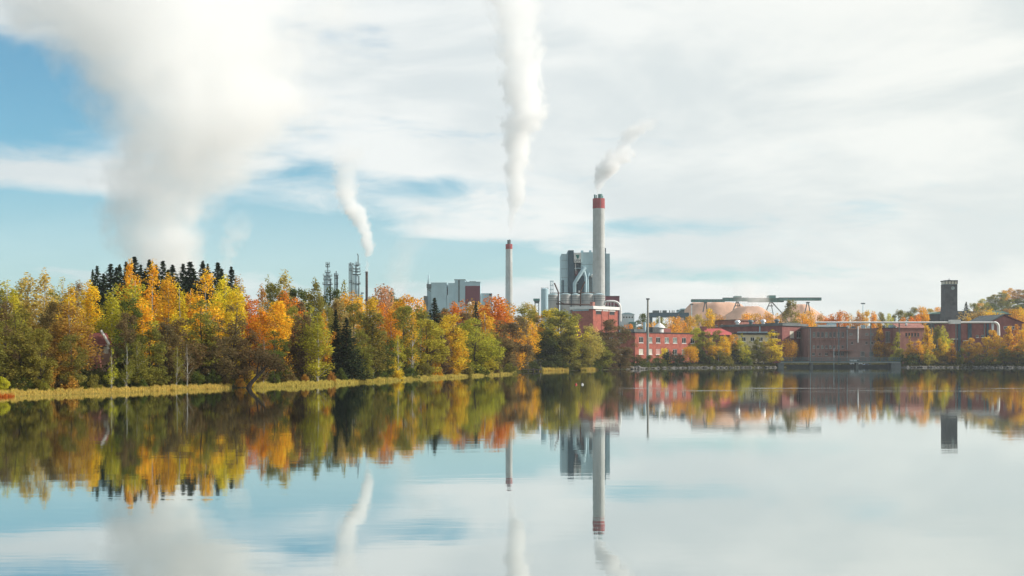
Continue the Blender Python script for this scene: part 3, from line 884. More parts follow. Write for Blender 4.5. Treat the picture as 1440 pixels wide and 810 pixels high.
def leaning_trunk():
    D = shore_D(347) - 0.3
    x = PX(347, D)
    t = thing('leaning_tree', 'dark trunk leaning over the reeds beside a white birch', 'tree', (x, D, 0.0))
    s = D / F
    m = MB()
    m.tube([(0, 0, -0.4), (6 * s, 0, 7 * s), (13 * s, 0.3, 15 * s), (20 * s, 0.8, 24 * s), (27 * s, 1.2, 34 * s)], [0.32, 0.27, 0.24, 0.19, 0.10], 8)
    m.tube([(13 * s, 0.3, 15 * s), (14 * s, 0.6, 30 * s), (16 * s, 1, 42 * s)], [0.13, 0.09, 0.03], 6)
    m.tube([(19 * s, 0.8, 27 * s), (22 * s, 0.4, 34 * s)], [0.1, 0.03], 6)
    m.build('trunk', BARK, t)
    rs = np.random.RandomState(3)
    P = []
    for (cx, cz, r, k) in ((34 * s, 36 * s, 0.9, 700), (26 * s, 41 * s, 0.9, 700), (17 * s, 44 * s, 0.8, 500), (40 * s, 30 * s, 0.6, 350)):
        P.append(np.c_[rs.normal(cx, r, k), rs.normal(1, r, k), rs.normal(cz, r * 0.5, k)])
    v, qd = leaf_quads(np.vstack(P), 0.10, rs, 0.3)
    me = mesh_np('crown', v, qd); me.materials.append(LEAF)
    c = link('crown', me, t)
    c.color = (0.16, 0.11, 0.05, 0.3)


leaning_trunk()

# ------------------------------------------------------------------ buildings
BRICK_RED = mat('brick_red', (0.37, 0.110, 0.080), 0.85, 0.22, 0.5, 0.2, streak=0.25)
BRICK_BROWN = mat('brick_brown', (0.280, 0.165, 0.145), 0.85, 0.22, 0.15, 0.2, streak=0.3)
BRICK_DARK = mat('brick_dark', (0.245, 0.095, 0.085), 0.85, 0.2, 0.4, 0.2, streak=0.2)
BRICK_PINK = mat('brick_pink', (0.33, 0.150, 0.120), 0.85, 0.2, 0.4, 0.2, streak=0.25)
SLATE = mat('tower_cladding', (0.085, 0.088, 0.095), 0.7, 0.2, 0.4, 0.3, streak=0.2)
CONCRETE = mat('concrete', (0.47, 0.49, 0.48), 0.85, 0.14, 0.12, 0.25, streak=0.25)
STACK_RED = mat('stack_red', (0.33, 0.065, 0.068), 0.7, 0.15, 0.3)
STEEL_PALE = mat('steel_pale', (0.40, 0.56, 0.62), 0.5, 0.10, 0.08, 0.4, streak=0.15)
STEEL_GREY = mat('steel_grey', (0.40, 0.56, 0.61), 0.5, 0.10, 0.08, 0.4, streak=0.15)
STEEL_BLUE = mat('steel_blue', (0.025, 0.075, 0.11), 0.45, 0.12, 0.1, 0.4)
STEEL_TEAL = mat('steel_teal', (0.11, 0.255, 0.245), 0.55, 0.15, 0.2, 0.4, streak=0.2)
STEEL_DARK = mat('steel_dark', (0.055, 0.060, 0.062), 0.6, 0.25, 0.8)
STEEL_MID = mat('steel_mid', (0.12, 0.155, 0.165), 0.5, 0.2, 0.5)
MAROON = mat('maroon_cladding', (0.165, 0.030, 0.050), 0.55, 0.12, 0.1, 0.4, streak=0.15)
RUST = mat('rusty_iron', (0.075, 0.040, 0.030), 0.8, 0.35, 0.8)
WHITE = mat('white_paint', (0.74, 0.74, 0.72), 0.55, 0.08, 0.5, 0.4, streak=0.15)
ALU = mat('aluminium_duct', (0.62, 0.65, 0.66), 0.35, 0.08, 0.4, 0.5, metal=0.4)
ROOF_GREY = mat('roof_felt', (0.13, 0.145, 0.145), 0.85, 0.25, 0.3)
ROOF_DARK = mat('roof_dark', (0.045, 0.045, 0.048), 0.85, 0.25, 0.3)
ROOF_COPPER = mat('roof_copper', (0.25, 0.42, 0.37), 0.6, 0.15, 0.25, 0.35)
ROOF_RED = mat('roof_red', (0.48, 0.09, 0.085), 0.6, 0.15, 0.5, 0.35)
ROOF_TILE = mat('roof_tile', (0.15, 0.042, 0.034), 0.8, 0.25, 1.2)
GLASS = mat('window_glass', (0.022, 0.028, 0.032), 0.12, 0.2, 0.5, 0.3)
GLASS_BLIND = mat('window_blind', (0.62, 0.58, 0.48), 0.4, 0.1, 0.8, 0.5)
WIN_GREY = mat('window_frame_grey', (0.40, 0.38, 0.36), 0.7, 0.1, 0.6)
GLASS_GREY = mat('window_curtain', (0.19, 0.23, 0.21), 0.25, 0.5, 0.9, 0.5)
GLASS_PINK = mat('window_pink_blind', (0.50, 0.26, 0.22), 0.5, 0.1, 0.8, 0.4)
CREAM = mat('cream_render', (0.62, 0.54, 0.36), 0.8, 0.12, 0.5)
CHIPS = mat('wood_chips', (0.60, 0.38, 0.275), 0.95, 0.16, 0.09, 0.1, bump=0.4)
TIMBER = mat('weathered_timber', (0.20, 0.17, 0.145), 0.85, 0.25, 1.5)
POLE_WOOD = mat('pole_wood', (0.34, 0.33, 0.30), 0.8, 0.2, 1.0)
STONE = mat('shore_stone', (0.15, 0.14, 0.13), 0.9, 0.35, 0.9, 0.2, bump=0.5)
TANK = mat('tank_metal', (0.42, 0.42, 0.41), 0.5, 0.12, 0.3, 0.4, streak=0.35)

WIN_CACHE = {}


def window_meshes(w, h, fm, gm, bars):
    key = (round(w, 2), round(h, 2), fm.name, gm.name, bars)
    if key not in WIN_CACHE:
        t = min(0.16, w * 0.09)
        m = MB()
        m.box(0, w, 0.10, 0.22, 0, t).box(0, w, 0.10, 0.22, h - t, h).box(0, t, 0.10, 0.22, t, h - t).box(w - t, w, 0.10, 0.22, t, h - t)
        for k in range(bars):
            x = w * (k + 1) / (bars + 1)
            m.box(x - t * 0.4, x + t * 0.4, 0.12, 0.21, t, h - t)
        me = m.mesh('window'); me.materials.append(fm)
        g = MB().box(t * 0.6, w - t * 0.6, 0.17, 0.20, t * 0.6, h - t * 0.6).mesh('pane')
        g.materials.append(gm)
        sl = MB().box(-0.15, w + 0.15, -0.16, 0.09, -0.16, -0.012).mesh('sill'); sl.materials.append(fm)
        WIN_CACHE[key] = (me, g, sl)
    return WIN_CACHE[key]


def walls(parent, w, d, h, m, openings=(), z0=-4.0, name='wall', frame=None, ox=0.0, oy=0.0):
    """four walls with real openings. openings: (face, u0, u1, v0, v1[, pane material[, bars]])"""
    frame = frame or WHITE
    faces = {'front': ((0, 0), (1, 0), (0, -1), w, 0.0), 'right': ((w, 0), (0, 1), (1, 0), d, math.pi / 2), 'back': ((w, d), (-1, 0), (0, 1), w, math.pi), 'left': ((0, d), (0, -1), (-1, 0), d, -math.pi / 2)}
    mb = MB()
    dep = 0.24
    for fn, (o, u, n, L, rz) in faces.items():
        ops = [q for q in openings if q[0] == fn]
        us = sorted({0.0, L, *[q[1] for q in ops], *[q[2] for q in ops]})
        vs = sorted({z0, h, *[q[3] for q in ops], *[q[4] for q in ops]})
        P = lambda a, b, k=0.0: (ox + o[0] + u[0] * a - n[0] * k, oy + o[1] + u[1] * a - n[1] * k, b)
        for a0, a1 in zip(us[:-1], us[1:]):
            for b0, b1 in zip(vs[:-1], vs[1:]):
                ca, cb = (a0 + a1) / 2, (b0 + b1) / 2
                if any(q[1] < ca < q[2] and q[3] < cb < q[4] for q in ops):
                    continue
                mb.add([P(a0, b0), P(a1, b0), P(a1, b1), P(a0, b1)], [(0, 1, 2, 3)])
        for q in ops:
            a0, a1, b0, b1 = q[1:5]
            for e in (((a0, b0), (a1, b0)), ((a1, b0), (a1, b1)), ((a1, b1), (a0, b1)), ((a0, b1), (a0, b0))):
                mb.add([P(*e[0]), P(*e[1]), P(*e[1], dep), P(*e[0], dep)], [(0, 1, 2, 3)])
            gm = q[5] if len(q) > 5 else GLASS
            bars = q[6] if len(q) > 6 else 1
            fmesh, pmesh, smesh = window_meshes(a1 - a0, b1 - b0, frame, gm, bars)
            wo = link('window', fmesh, parent, P(a0, b0))
            wo.rotation_euler = (0, 0, rz)
            link('pane', pmesh, wo)
            if b1 - b0 > 1.0:
                link('sill', smesh, wo)
    me = bpy.data.meshes.new(name)
    me.from_pydata(mb.v, [], mb.f)
    me.materials.append(m)
    wall = link(name, me, parent)
    return wall


def flat_roof(parent, w, d, h, m, over=0.3, th=0.5, rim=None, ox=0.0, oy=0.0, name='roof'):
    o = MB().box(ox - over, ox + w + over, oy - over, oy + d + over, h, h + th).build(name, m, parent)
    if rim:
        MB().box(ox - over - 0.05, ox + w + over + 0.05, oy - over - 0.05, oy - over, h - 0.25, h + th + 0.08).build('cornice', rim, parent)
    return o


def ringpipe(m, pts, r, n=10):
    m.tube(pts, r, n)


def corner_building(name, label, cat, pxc, D, rz, z=None):
    x = PX(pxc, D)
    return thing(name, label, cat, (x, D, gz(x, D) if z is None else z), rz)


def row(face, xs, w, v0, v1, gm=None, bars=1):
    return [(face, a, a + w, v0, v1, gm or GLASS, bars) for a in xs]


# ---- brick office block by the utility pole (lit long side, shaded end)
def office_block():
    D, rz = 560, math.radians(42)
    b = corner_building('brick_building', 'two-storey red brick block with square windows behind the utility pole', 'building', 893, D, rz)
    z = b.location.z
    H = PZ(468, D) - z
    w, d = 46.0, 30.0
    s = D / F
    top0, top1 = PZ(482, D) - z, PZ(473.6, D) - z
    lo0, lo1 = PZ(498.5, D) - z, PZ(490.5, D) - z
    xs = [2.6, 8.7, 14.2, 20.2, 26.0, 32.4, 38.6]
    op = []
    for i, x in enumerate(xs):
        op.append(('front', x, x + 3.0, top0, top1, (GLASS, GLASS_GREY, GLASS, GLASS_GREY, GLASS_GREY, GLASS, GLASS)[i], 1))
    for i, x in enumerate(xs):
        op.append(('front', x, x + 3.0, lo0, lo1, (GLASS_BLIND, GLASS_BLIND, GLASS_PINK, GLASS, GLASS, GLASS_GREY, GLASS)[i], 1))
    op += row('left', [8, 14, 20], 2.4, top0, top1) + row('left', [8, 20], 2.4, lo0, lo1)
    walls(b, w, d, H, BRICK_RED, op)
    flat_roof(b, w, d, H, ROOF_DARK, 0.25, 0.45)
    dome = MB().lathe([(0.1, H + 0.46), (2.0, H + 0.46), (2.0, H + 2.4), (2.9, H + 2.8), (1.9, H + 4.0), (0.7, H + 4.9), (0.4, H + 5.2), (0.35, H + 8.2), (0.1, H + 8.3)], 16, 24.5, 7).build('roof_vent', WHITE, b, True)
    MB().box(17.5, 22.2, 5, 11, H + 0.45, H + 3.0).build('plant_room', STEEL_DARK, b)
    MB().box(6, 13, 6, 12, H + 0.45, H + 2.0).build('plant_room', ROOF_GREY, b)
    MB().box(28, 34, 8, 16, H + 0.45, H + 2.6).build('plant_room', BRICK_DARK, b)
    MB().tube([(15.3, 8, H + 0.4), (15.3, 8, H + 5.4)], 0.7, 10).build('flue', STEEL_PALE, b, True)


office_block()


def utility_pole():
    D = 545
    x = PX(911, D)
    t = thing('utility_pole', 'tall pale utility pole standing before the brick office block', 'pole', (x, D, gz(x, D)))
    H = PZ(421, D) - t.location.z
    m = MB(); m.tube([(0, 0, -1), (0, 0, H * 0.62), (0, 0, H)], [0.62, 0.50, 0.42], 10); m.build('pole', POLE_WOOD, t, True)
    MB().box(-0.75, 0.75, -0.5, 0.5, H - 0.1, H + 0.45).build('cap', STEEL_DARK, t)
    m = MB(); m.tube([(0, 0, H * 0.88 - 7), (-1.5, 0, H * 0.88 - 6.4), (-3.4, 0, H * 0.88 - 7.2)], 0.07, 5); m.tube([(0, 0, H * 0.88 - 7), (1.4, 0, H * 0.88 - 6.6), (5.4, 0, H * 0.88 - 7.0)], 0.07, 5); m.build('bracket', STEEL_DARK, t)


utility_pole()


def mill_block_c():
    D, rz = 600, math.radians(44)
    b = corner_building('brick_building', 'dark brick mill building with sunlit gable side and grey roof, beside the yellow tree', 'building', 1100, D, rz)
    z = b.location.z
    H = PZ(458, D) - z
    w, d = 21.0, 36.0
    v0, v1 = PZ(476, D) - z, PZ(466, D) - z
    op = row('left', [d - 6, d - 11.5], 3.2, v0, v1) + row('front', [6.5, 12.5], 3.6, v0 + 0.4, v1 + 0.3)
    op[2] = (*op[2][:5], GLASS_BLIND, 1)
    op += row('left', [d - 18, d - 24, d - 30], 3.0, PZ(474, D) - z, PZ(470, D) - z)
    walls(b, w, d, H, BRICK_DARK, op)
    flat_roof(b, w, d, H, ROOF_GREY, 0.7, 1.1)
    for i, (u, v) in enumerate(((3, 5), (3, 13), (4, 21), (4, 29))):
        m = MB(); m.lathe([(0.9, H + 1.05), (0.9, H + 2.3), (1.5, H + 2.4), (1.2, H + 3.1), (0.3, H + 3.5)], 12, u, v); m.build('roof_vent', ALU if i % 2 else STEEL_MID, b, True)
    MB().tube([(-0.35, d * 0.35, 0), (-0.35, d * 0.35, H - 0.1)], 0.28, 8).build('downpipe', STEEL_PALE, b, True)
    # upper block set back on the roof, sunlit
    x2, y2 = 14.0, 4.0
    h1 = PZ(453.5, D) - z
    walls(b, 12, 14, h1, BRICK_RED, [('front', 2.2 + i * 2.6, 4.2 + i * 2.6, PZ(458.6, D) - z, PZ(455.4, D) - z, GLASS_BLIND, 0) for i in range(3)], z0=H + 0.2, name='upper_wall', ox=x2, oy=y2 + 3)
    MB().box(x2 - 0.3, x2 + 12.3, y2 + 2.7, y2 + 17.3, h1, h1 + 0.4).build('upper_roof', ROOF_GREY, b)


mill_block_c()


def long_brown_building():
    D = 590
    s = D / F
    b = corner_building('brick_building', 'long brown brick mill building with a row of tall windows behind the bridge', 'building', 1137, D, math.radians(-3))
    z = b.location.z
    u = lambda p: (p - 1137) * s
    v = lambda p: PZ(p, D) - z
    d = 24
    TAUPE = mat('brick_taupe', (0.300, 0.195, 0.175), 0.85, 0.22, 0.15, 0.2, streak=0.35)
    # tall-windowed wing
    op = []
    for k, p in enumerate((1143.0, 1148.8, 1154.6, 1160.2, 1165.8, 1171.2, 1177.0, 1182.8)):
        op.append(('front', u(p), u(p + 3.6), v(474.2), v(467.0), GLASS if k % 3 else GLASS_GREY, 1))
        op.append(('front', u(p), u(p + 3.2), v(490.2), v(485.6), GLASS if k % 2 else GLASS_GREY, 1))
    op.append(('front', u(1172), u(1188), v(500.5), v(494.4), GLASS, 4))
    for p in (1142, 1151, 1160):
        op.append(('front', u(p), u(p + 4), v(500), v(496), GLASS, 1))
    H1 = v(461)
    walls(b, u(1190), d, H1, BRICK_BROWN, op, frame=WIN_GREY)
    flat_roof(b, u(1190), d, H1, ROOF_GREY, 0.35, 0.5)
    for k, p in enumerate((1141, 1147.2, 1153, 1158.8, 1164.4, 1169.8, 1175.4, 1181.2, 1187)):
        MB().box(u(p) - 0.18, u(p) + 0.18, -0.22, -0.02, -2, H1 - 0.3).build('pilaster', BRICK_BROWN, b)
    MB().box(u(1137.2), u(1189.8), -0.34, -0.23, v(478.2), v(477.4)).build('string_course', BRICK_PINK, b)
    MB().box(u(1137.2), u(1189.8), -0.34, -0.23, v(464.6), v(464.0)).build('string_course', BRICK_PINK, b)
    # blank middle wing
    H2 = v(463.6)
    sh = lambda p: u(p) - u(1190.2)
    op = [('front', sh(p), sh(p + 4), v(471.4), v(468.4), GLASS_GREY, 1) for p in (1194, 1216, 1223)]
    op += [('front', sh(p), sh(p + 3), v(484.2), v(480.6), GLASS, 1) for p in (1196, 1216, 1224)]
    op += [('front', sh(1209), sh(1215), v(501), v(494), GLASS, 2), ('front', sh(1221), sh(1228), v(501), v(494.5), STEEL_MID, 0)]
    walls(b, u(1232) - u(1190.2), d, H2, TAUPE, op, frame=WIN_GREY, ox=u(1190.2), name='middle_wall')
    flat_roof(b, u(1232) - u(1190.2), d, H2, ROOF_DARK, 0.2, 0.4, ox=u(1190.2), name='middle_roof')
    MB().box(u(1191), u(1231.8), -0.5, -0.24, v(463.4), v(462.0)).build('fascia', mat('copper_fascia', (0.46, 0.23, 0.15), 0.6), b)
    MB().box(u(1191), u(1231), -0.3, -0.04, v(478.0), v(477.3)).build('string_course', BRICK_PINK, b)
    # low dark wing
    H3 = v(462)
    sh = lambda p: u(p) - u(1232.2)
    op = [('front', sh(1243.6), sh(1250), v(482), v(466), GLASS, 2), ('front', sh(1236), sh(1240), v(472), v(468), GLASS_GREY, 1), ('front', sh(1255), sh(1259), v(472), v(468), GLASS, 1)]
    walls(b, u(1300) - u(1232.2), d, H3, BRICK_DARK, op, frame=WIN_GREY, ox=u(1232.2), name='end_wall')
    flat_roof(b, u(1300) - u(1232.2), d, H3, ROOF_DARK, 0.2, 0.4, ox=u(1232.2), name='end_roof')
    m = MB(); m.tube([(u(1205), -0.9, v(482)), (u(1205), -0.9, v(459.2))], 0.36, 10); m.build('vent_pipe', WHITE, b, True)
    for p, q in ((1139.4, 461.5), (1190.4, 463), (1233, 464)):
        m = MB(); m.tube([(u(p), -0.3, -1), (u(p), -0.3, v(q))], 0.12, 6); m.build('downpipe', STEEL_GREY, b)
    MB().box(u(1152), u(1177), 2, 4, H1 + 0.5, H1 + 1.5).build('skylight', WHITE, b)
    MB().box(u(1168), u(1179), 5.5, 10, H1 + 0.5, H1 + 3.0).build('plant_room', STEEL_PALE, b)
    for p, w_, hh, mm in ((1193, 3, 1.4, WHITE), (1199, 5, 1.0, STEEL_MID), (1214, 4, 1.6, STEEL_GREY), (1222, 3, 1.2, WHITE), (1240, 5, 1.4, STEEL_MID), (1252, 4, 1.7, STEEL_GREY), (1258, 2, 2.4, ALU)):
        MB().box(u(p), u(p + w_), 3, 6, H2 + 0.2, H2 + 0.6 + hh).build('roof_unit', mm, b)
    MB().box(u(1166), u(1198), -3.2, -0.4, v(493.6), v(492.8)).build('canopy', BRICK_PINK, b)


long_brown_building()


def pink_gable_block():
    D = 582
    s = D / F
    b = corner_building('brick_building', 'pinkish brick block with five small windows behind golden bank trees', 'building', 1264, D, math.radians(12))
    z = b.location.z
    v = lambda p: PZ(p, D) - z
    H = v(461.5)
    w, d = 42 * s, 6
    op = [('front', (p - 1264) * s, (p + 3 - 1264) * s, v(473), v(468.0), GLASS, 1) for p in (1274, 1278.6, 1283.2, 1287.8, 1292.4)]
    walls(b, w, d, H, BRICK_PINK, op, frame=TIMBER)
    MB().add([(-0.4, -0.5, H), (w + 0.4, -0.5, H), (w + 0.4, d, H + 2.2), (-0.4, d, H + 2.2), (-0.4, -0.5, H + 0.25), (w + 0.4, -0.5, H + 0.25), (w + 0.4, d, H + 2.45), (-0.4, d, H + 2.45)],
             [(0, 1, 2, 3), (4, 5, 6, 7), (0, 1, 5, 4), (1, 2, 6, 5), (2, 3, 7, 6), (3, 0, 4, 7)]).build('roof', BRICK_PINK, b)
    MB().tube([(w * 0.35, 2, H + 0.3), (w * 0.35, 2, H + 3.4)], 0.5, 8).build('flue', ALU, b, True)


pink_gable_block()


def annex_east():
    D = 585
    s = D / F
    b = corner_building('brick_building', 'dark brick hall with tall dark strips under the white pipe', 'building', 1334, D, math.radians(-2))
    z = b.location.z
    v = lambda p: PZ(p, D) - z
    u = lambda p: (p - 1334) * s
    H = v(454.5)
    w, d = 68 * s, 22
    op = [('front', u(1372), u(1376), v(474.6), v(471), GLASS, 1), ('front', u(1379), u(1383), v(474.6), v(471), GLASS, 1)]
    walls(b, w, d, H, BRICK_DARK, op)
    flat_roof(b, w, d, H, ROOF_DARK, 0.3, 0.5)
    for p0, p1 in ((1346.5, 1350.5), (1360.5, 1365.5), (1386.5, 1389.5)):
        MB().box(u(p0), u(p1), -0.5, -0.02, -2, H - 0.2).build('glazed_strip', STEEL_BLUE, b)
    for p0, p1, q in ((1336, 1344, 476.4), (1353, 1364, 478.6)):
        MB().box(u(p0), u(p1), -3.0, -0.52, v(q + 1), v(q)).build('canopy', WHITE, b)


annex_east()


def white_pipe():
    D = 575
    s = D / F
    x0 = PX(1147, D)
    t = thing('overhead_pipe', 'long white overhead pipe bending down at its end above the brick hall', 'pipe', (x0, D, 0))
    u = lambda p: (p - 1147) * s
    z = PZ(453.4, D)
    r = 0.42
    m = MB()
    pts = [(u(1147), 0, z), (u(1270), 0, z), (u(1398), 0, z)]
    for a in np.linspace(0, math.pi / 2, 6):
        pts.append((u(1398) + 2.0 * math.sin(a), 0, z - 2.0 + 2.0 * math.cos(a)))
    pts.append((u(1398) + 2.0, 0, PZ(472, D)))
    m.tube(pts, [r] * 3 + [0.6] * 6 + [0.75], 10)
    m.build('pipe', WHITE, t, True)
    MB().tube([(u(1397), 0.8, z - 0.2), (u(1397), 0.8, PZ(474, D))], 0.55, 8).build('riser', ALU, t, True)
    MB().box(u(1335), u(1350), -1.2, 1.2, z - 0.7, z + 1.2).build('valve_box', WHITE, t)
    for i, p in enumerate((1180, 1225, 1265, 1310, 1345, 1385)):
        MB().box(u(p) - 0.2, u(p) + 0.2, 0.3, 0.8, 1.0, z - 0.3).build('support_post', STEEL_MID, t)


white_pipe()


def gable_hall():
    D = 600
    s = D / F
    b = corner_building('brick_building', 'red brick hall with a broad gable at the end of the white pipe', 'building', 1394, D, math.radians(4))
    z = b.location.z
    v = lambda p: PZ(p, D) - z
    w, d = 44 * s, 26
    he, ha = v(452.5), v(443)
    xa = 18 * s
    wall = MB()
    wall.poly([(0, -3), (w, -3), (w, he - 0.4), (xa, ha - 0.3), (0, he)], 0, d)
    wall.build('wall', BRICK_DARK, b)
    for nm, (xA, zA), (xB, zB) in (('roof_slope', (-0.9, he - 0.2), (xa, ha)), ('roof_slope', (xa, ha), (w + 1.0, he - 0.8))):
        m = MB(); m.poly([(xA, zA), (xB, zB), (xB, zB + 0.5), (xA, zA + 0.5)], -0.6, d + 0.4); m.build(nm, ROOF_TILE if xA > 0 else ROOF_GREY, b)
    fm, pm, _ = window_meshes(2.2, 1.4, WHITE, GLASS, 1)
    for k, px in enumerate((1412, 1424)):
        wo = link('window', fm, b, ((px - 1394) * s, -0.25, v(463))); link('pane', pm, wo)


gable_hall()


def clock_tower():
    D = 800
    s = D / F
    x = PX(1334.7, D)
    t = thing('clock_tower', 'tall dark square clock tower with a glazed lookout band', 'tower', (x, D, gz(x, D)))
    z = t.location.z
    v = lambda p: PZ(p, D) - z
    hw = 8.6 * s
    m = MB()
    lev = [(-2, hw * 1.25), (v(446), hw * 1.2), (v(436), hw * 1.06), (v(430), hw), (v(400), hw)]
    vs, fs = [], []
    for zz, r in lev:
        vs += [(-r, -r, zz), (hw, -r, zz), (hw, hw, zz), (-r, hw, zz)]
    for i in range(len(lev) - 1):
        for k in range(4):
            k2 = (k + 1) % 4
            fs.append((i * 4 + k, i * 4 + k2, i * 4 + 4 + k2, i * 4 + 4 + k))
    fs.append(tuple(range(len(vs) - 4, len(vs))))
    m.add(vs, fs); m.build('shaft', SLATE, t)
    lk = MB().box(-hw * 0.97, hw * 0.97, -hw * 0.97, hw * 0.97, v(400) + 0.02, v(396)).build('lookout', GLASS_BLIND, t)
    for i in range(5):
        xx = -hw + 2 * hw * i / 4
        MB().box(xx - 0.22, xx + 0.22, -hw * 1.0, -hw * 0.975, v(400) + 0.02, v(396)).build('mullion', STEEL_DARK, t)
    MB().box(-hw, hw, -hw, hw, v(400.4), v(399.9)).build('sill_band', STEEL_PALE, t)
    cap = MB().box(-hw * 1.06, hw * 1.06, -hw * 1.06, hw * 1.06, v(396) + 0.01, v(394.6)).build('roof', STEEL_DARK, t)
    m = MB(); m.lathe([(hw * 0.5, v(394.6)), (hw * 0.15, v(393.4)), (0.15, v(393)), (0.1, v(391))], 8); m.build('finial', STEEL_MID, cap)
    c = MB(); c.v = []; c.f = []
    cx, cz, r = 2.2 * s, v(405.6), 2.5 * s
    ring = [(cx + r * math.cos(a), -hw - 0.12, cz + r * math.sin(a)) for a in np.linspace(0, 2 * math.pi, 24, endpoint=False)]
    ring2 = [(p[0], -hw + 0.1, p[2]) for p in ring]
    c.add(ring + ring2, [tuple(range(24)), tuple(range(24, 48))] + [(i, (i + 1) % 24, 24 + (i + 1) % 24, 24 + i) for i in range(24)])
    face = c.build('clock_face', mat('clock_glass', (0.30, 0.36, 0.37), 0.4), t)
    MB().box(cx - 0.06, cx + 0.06, -hw - 0.2, -hw - 0.14, cz, cz + r * 0.75).build('hand', STEEL_DARK, face)
    MB().box(cx - r * 0.5, cx, -hw - 0.2, -hw - 0.14, cz - 0.06, cz + 0.06).build('hand', STEEL_DARK, face)
    for p0, p1, q0, q1 in ((1335.2, 1338.2, 423.2, 420.4), (1335, 1341, 440, 433.6), (1336, 1340, 429.6, 426)):
        MB().box((p0 - 1334.7) * s, (p1 - 1334.7) * s, -hw - 0.15, -hw + 0.05, v(q0), v(q1)).build('louvre', STEEL_DARK, t)


clock_tower()


def copper_hall():
    D = 830
    s = D / F
    b = corner_building('mill_hall', 'low dark hall with green copper roof around the clock tower', 'building', 1304, D, 0)
    z = b.location.z
    v = lambda p: PZ(p, D) - z
    u = lambda p: (p - 1304) * s
    walls(b, u(1422), 30, v(441.5), mat('dark_cladding', (0.055, 0.058, 0.068), 0.7, 0.2, 0.2), [('front', u(1346 + 9 * i), u(1350 + 9 * i), v(447.5), v(444.5), GLASS, 1) for i in range(6)], z0=-6)
    m = MB(); m.poly([(u(1303), v(441.6)), (u(1329), v(441.6)), (u(1328), v(437.6)), (u(1322), v(438))], -0.6, 30); m.build('copper_roof', ROOF_COPPER, b)
    m = MB(); m.poly([(u(1343), v(441.6)), (u(1384), v(441.6)), (u(1382), v(438)), (u(1343), v(437.2))], -0.6, 30); m.build('roof', ROOF_GREY, b)
    m = MB(); m.poly([(u(1384.2), v(441.6)), (u(1423), v(441.6)), (u(1409), v(437.4)), (u(1384), v(436.4))], -0.6, 30); m.build('copper_roof', ROOF_COPPER, b)


copper_hall()


def pink_house_b():
    D, rz = 650, math.radians(30)
    b = corner_building('brick_building', 'flat-roofed dull pink brick block in front of the wood chip heaps', 'building', 1034.5, D, rz)
    z = b.location.z
    v = lambda p: PZ(p, D) - z
    H = v(451)
    op = row('left', [5.0, 8.6, 13.0], 1.8, v(458.6), v(455.6))
    walls(b, 13.5, 25, H, BRICK_PINK, op)
    flat_roof(b, 13.5, 25, H, mat('brown_roof', (0.20, 0.11, 0.075), 0.8), 0.5, 0.7)


pink_house_b()


def red_roof_house():
    D = 585
    s = D / F
    b = corner_building('red_roofed_house', 'low house with a bright red metal roof behind bank trees', 'house', 990, D, math.radians(6))
    z = b.location.z
    v = lambda p: PZ(p, D) - z
    w, d = 43 * s, 12
    he, hr = v(471), v(461.5)
    MB().poly([(0, -3), (w, -3), (w, he), (0, he)], 0.3, d).build('wall', BRICK_DARK, b)
    m = MB(); m.add([(-0.5, -0.4, he), (w + 1.2, -0.4, he), (w - 4.2, d * 0.55, hr), (2.2, d * 0.55, hr), (-0.5, d + 0.4, he), (w + 1.2, d + 0.4, he)], [(0, 1, 2, 3), (3, 2, 5, 4), (0, 3, 4), (1, 5, 2), (0, 4, 5, 1)])
    roof = m.build('roof', ROOF_RED, b)
    MB().box(0.2, 2.6, d * 0.4, d * 0.7, he, hr + 1.0).build('chimney', BRICK_DARK, roof)
    MB().box(6.2, 7.2, d * 0.45, d * 0.6, hr - 0.6, hr + 1.5).build('chimney', WHITE, roof) if False else None


red_roof_house()


def cream_annex():
    D = 575
    s = D / F
    b = corner_building('low_annex', 'low cream annex with dark flat roof before the dark brick mill', 'building', 1037, D, math.radians(3))
    z = b.location.z
    v = lambda p: PZ(p, D) - z
    w, d, H = 46 * s, 9, v(470.4)
    walls(b, w, d, H, CREAM, row('front', [2.0, 6.0, 10.0], 2.0, v(480), v(474)))
    flat_roof(b, w, d, H, ROOF_DARK, 0.5, 0.9)
    for i in range(6):
        MB().box(1 + i * 2.4, 2.6 + i * 2.4, 2, 5, H + 0.92, H + 1.35).build('skylight', STEEL_PALE, b)


cream_annex()


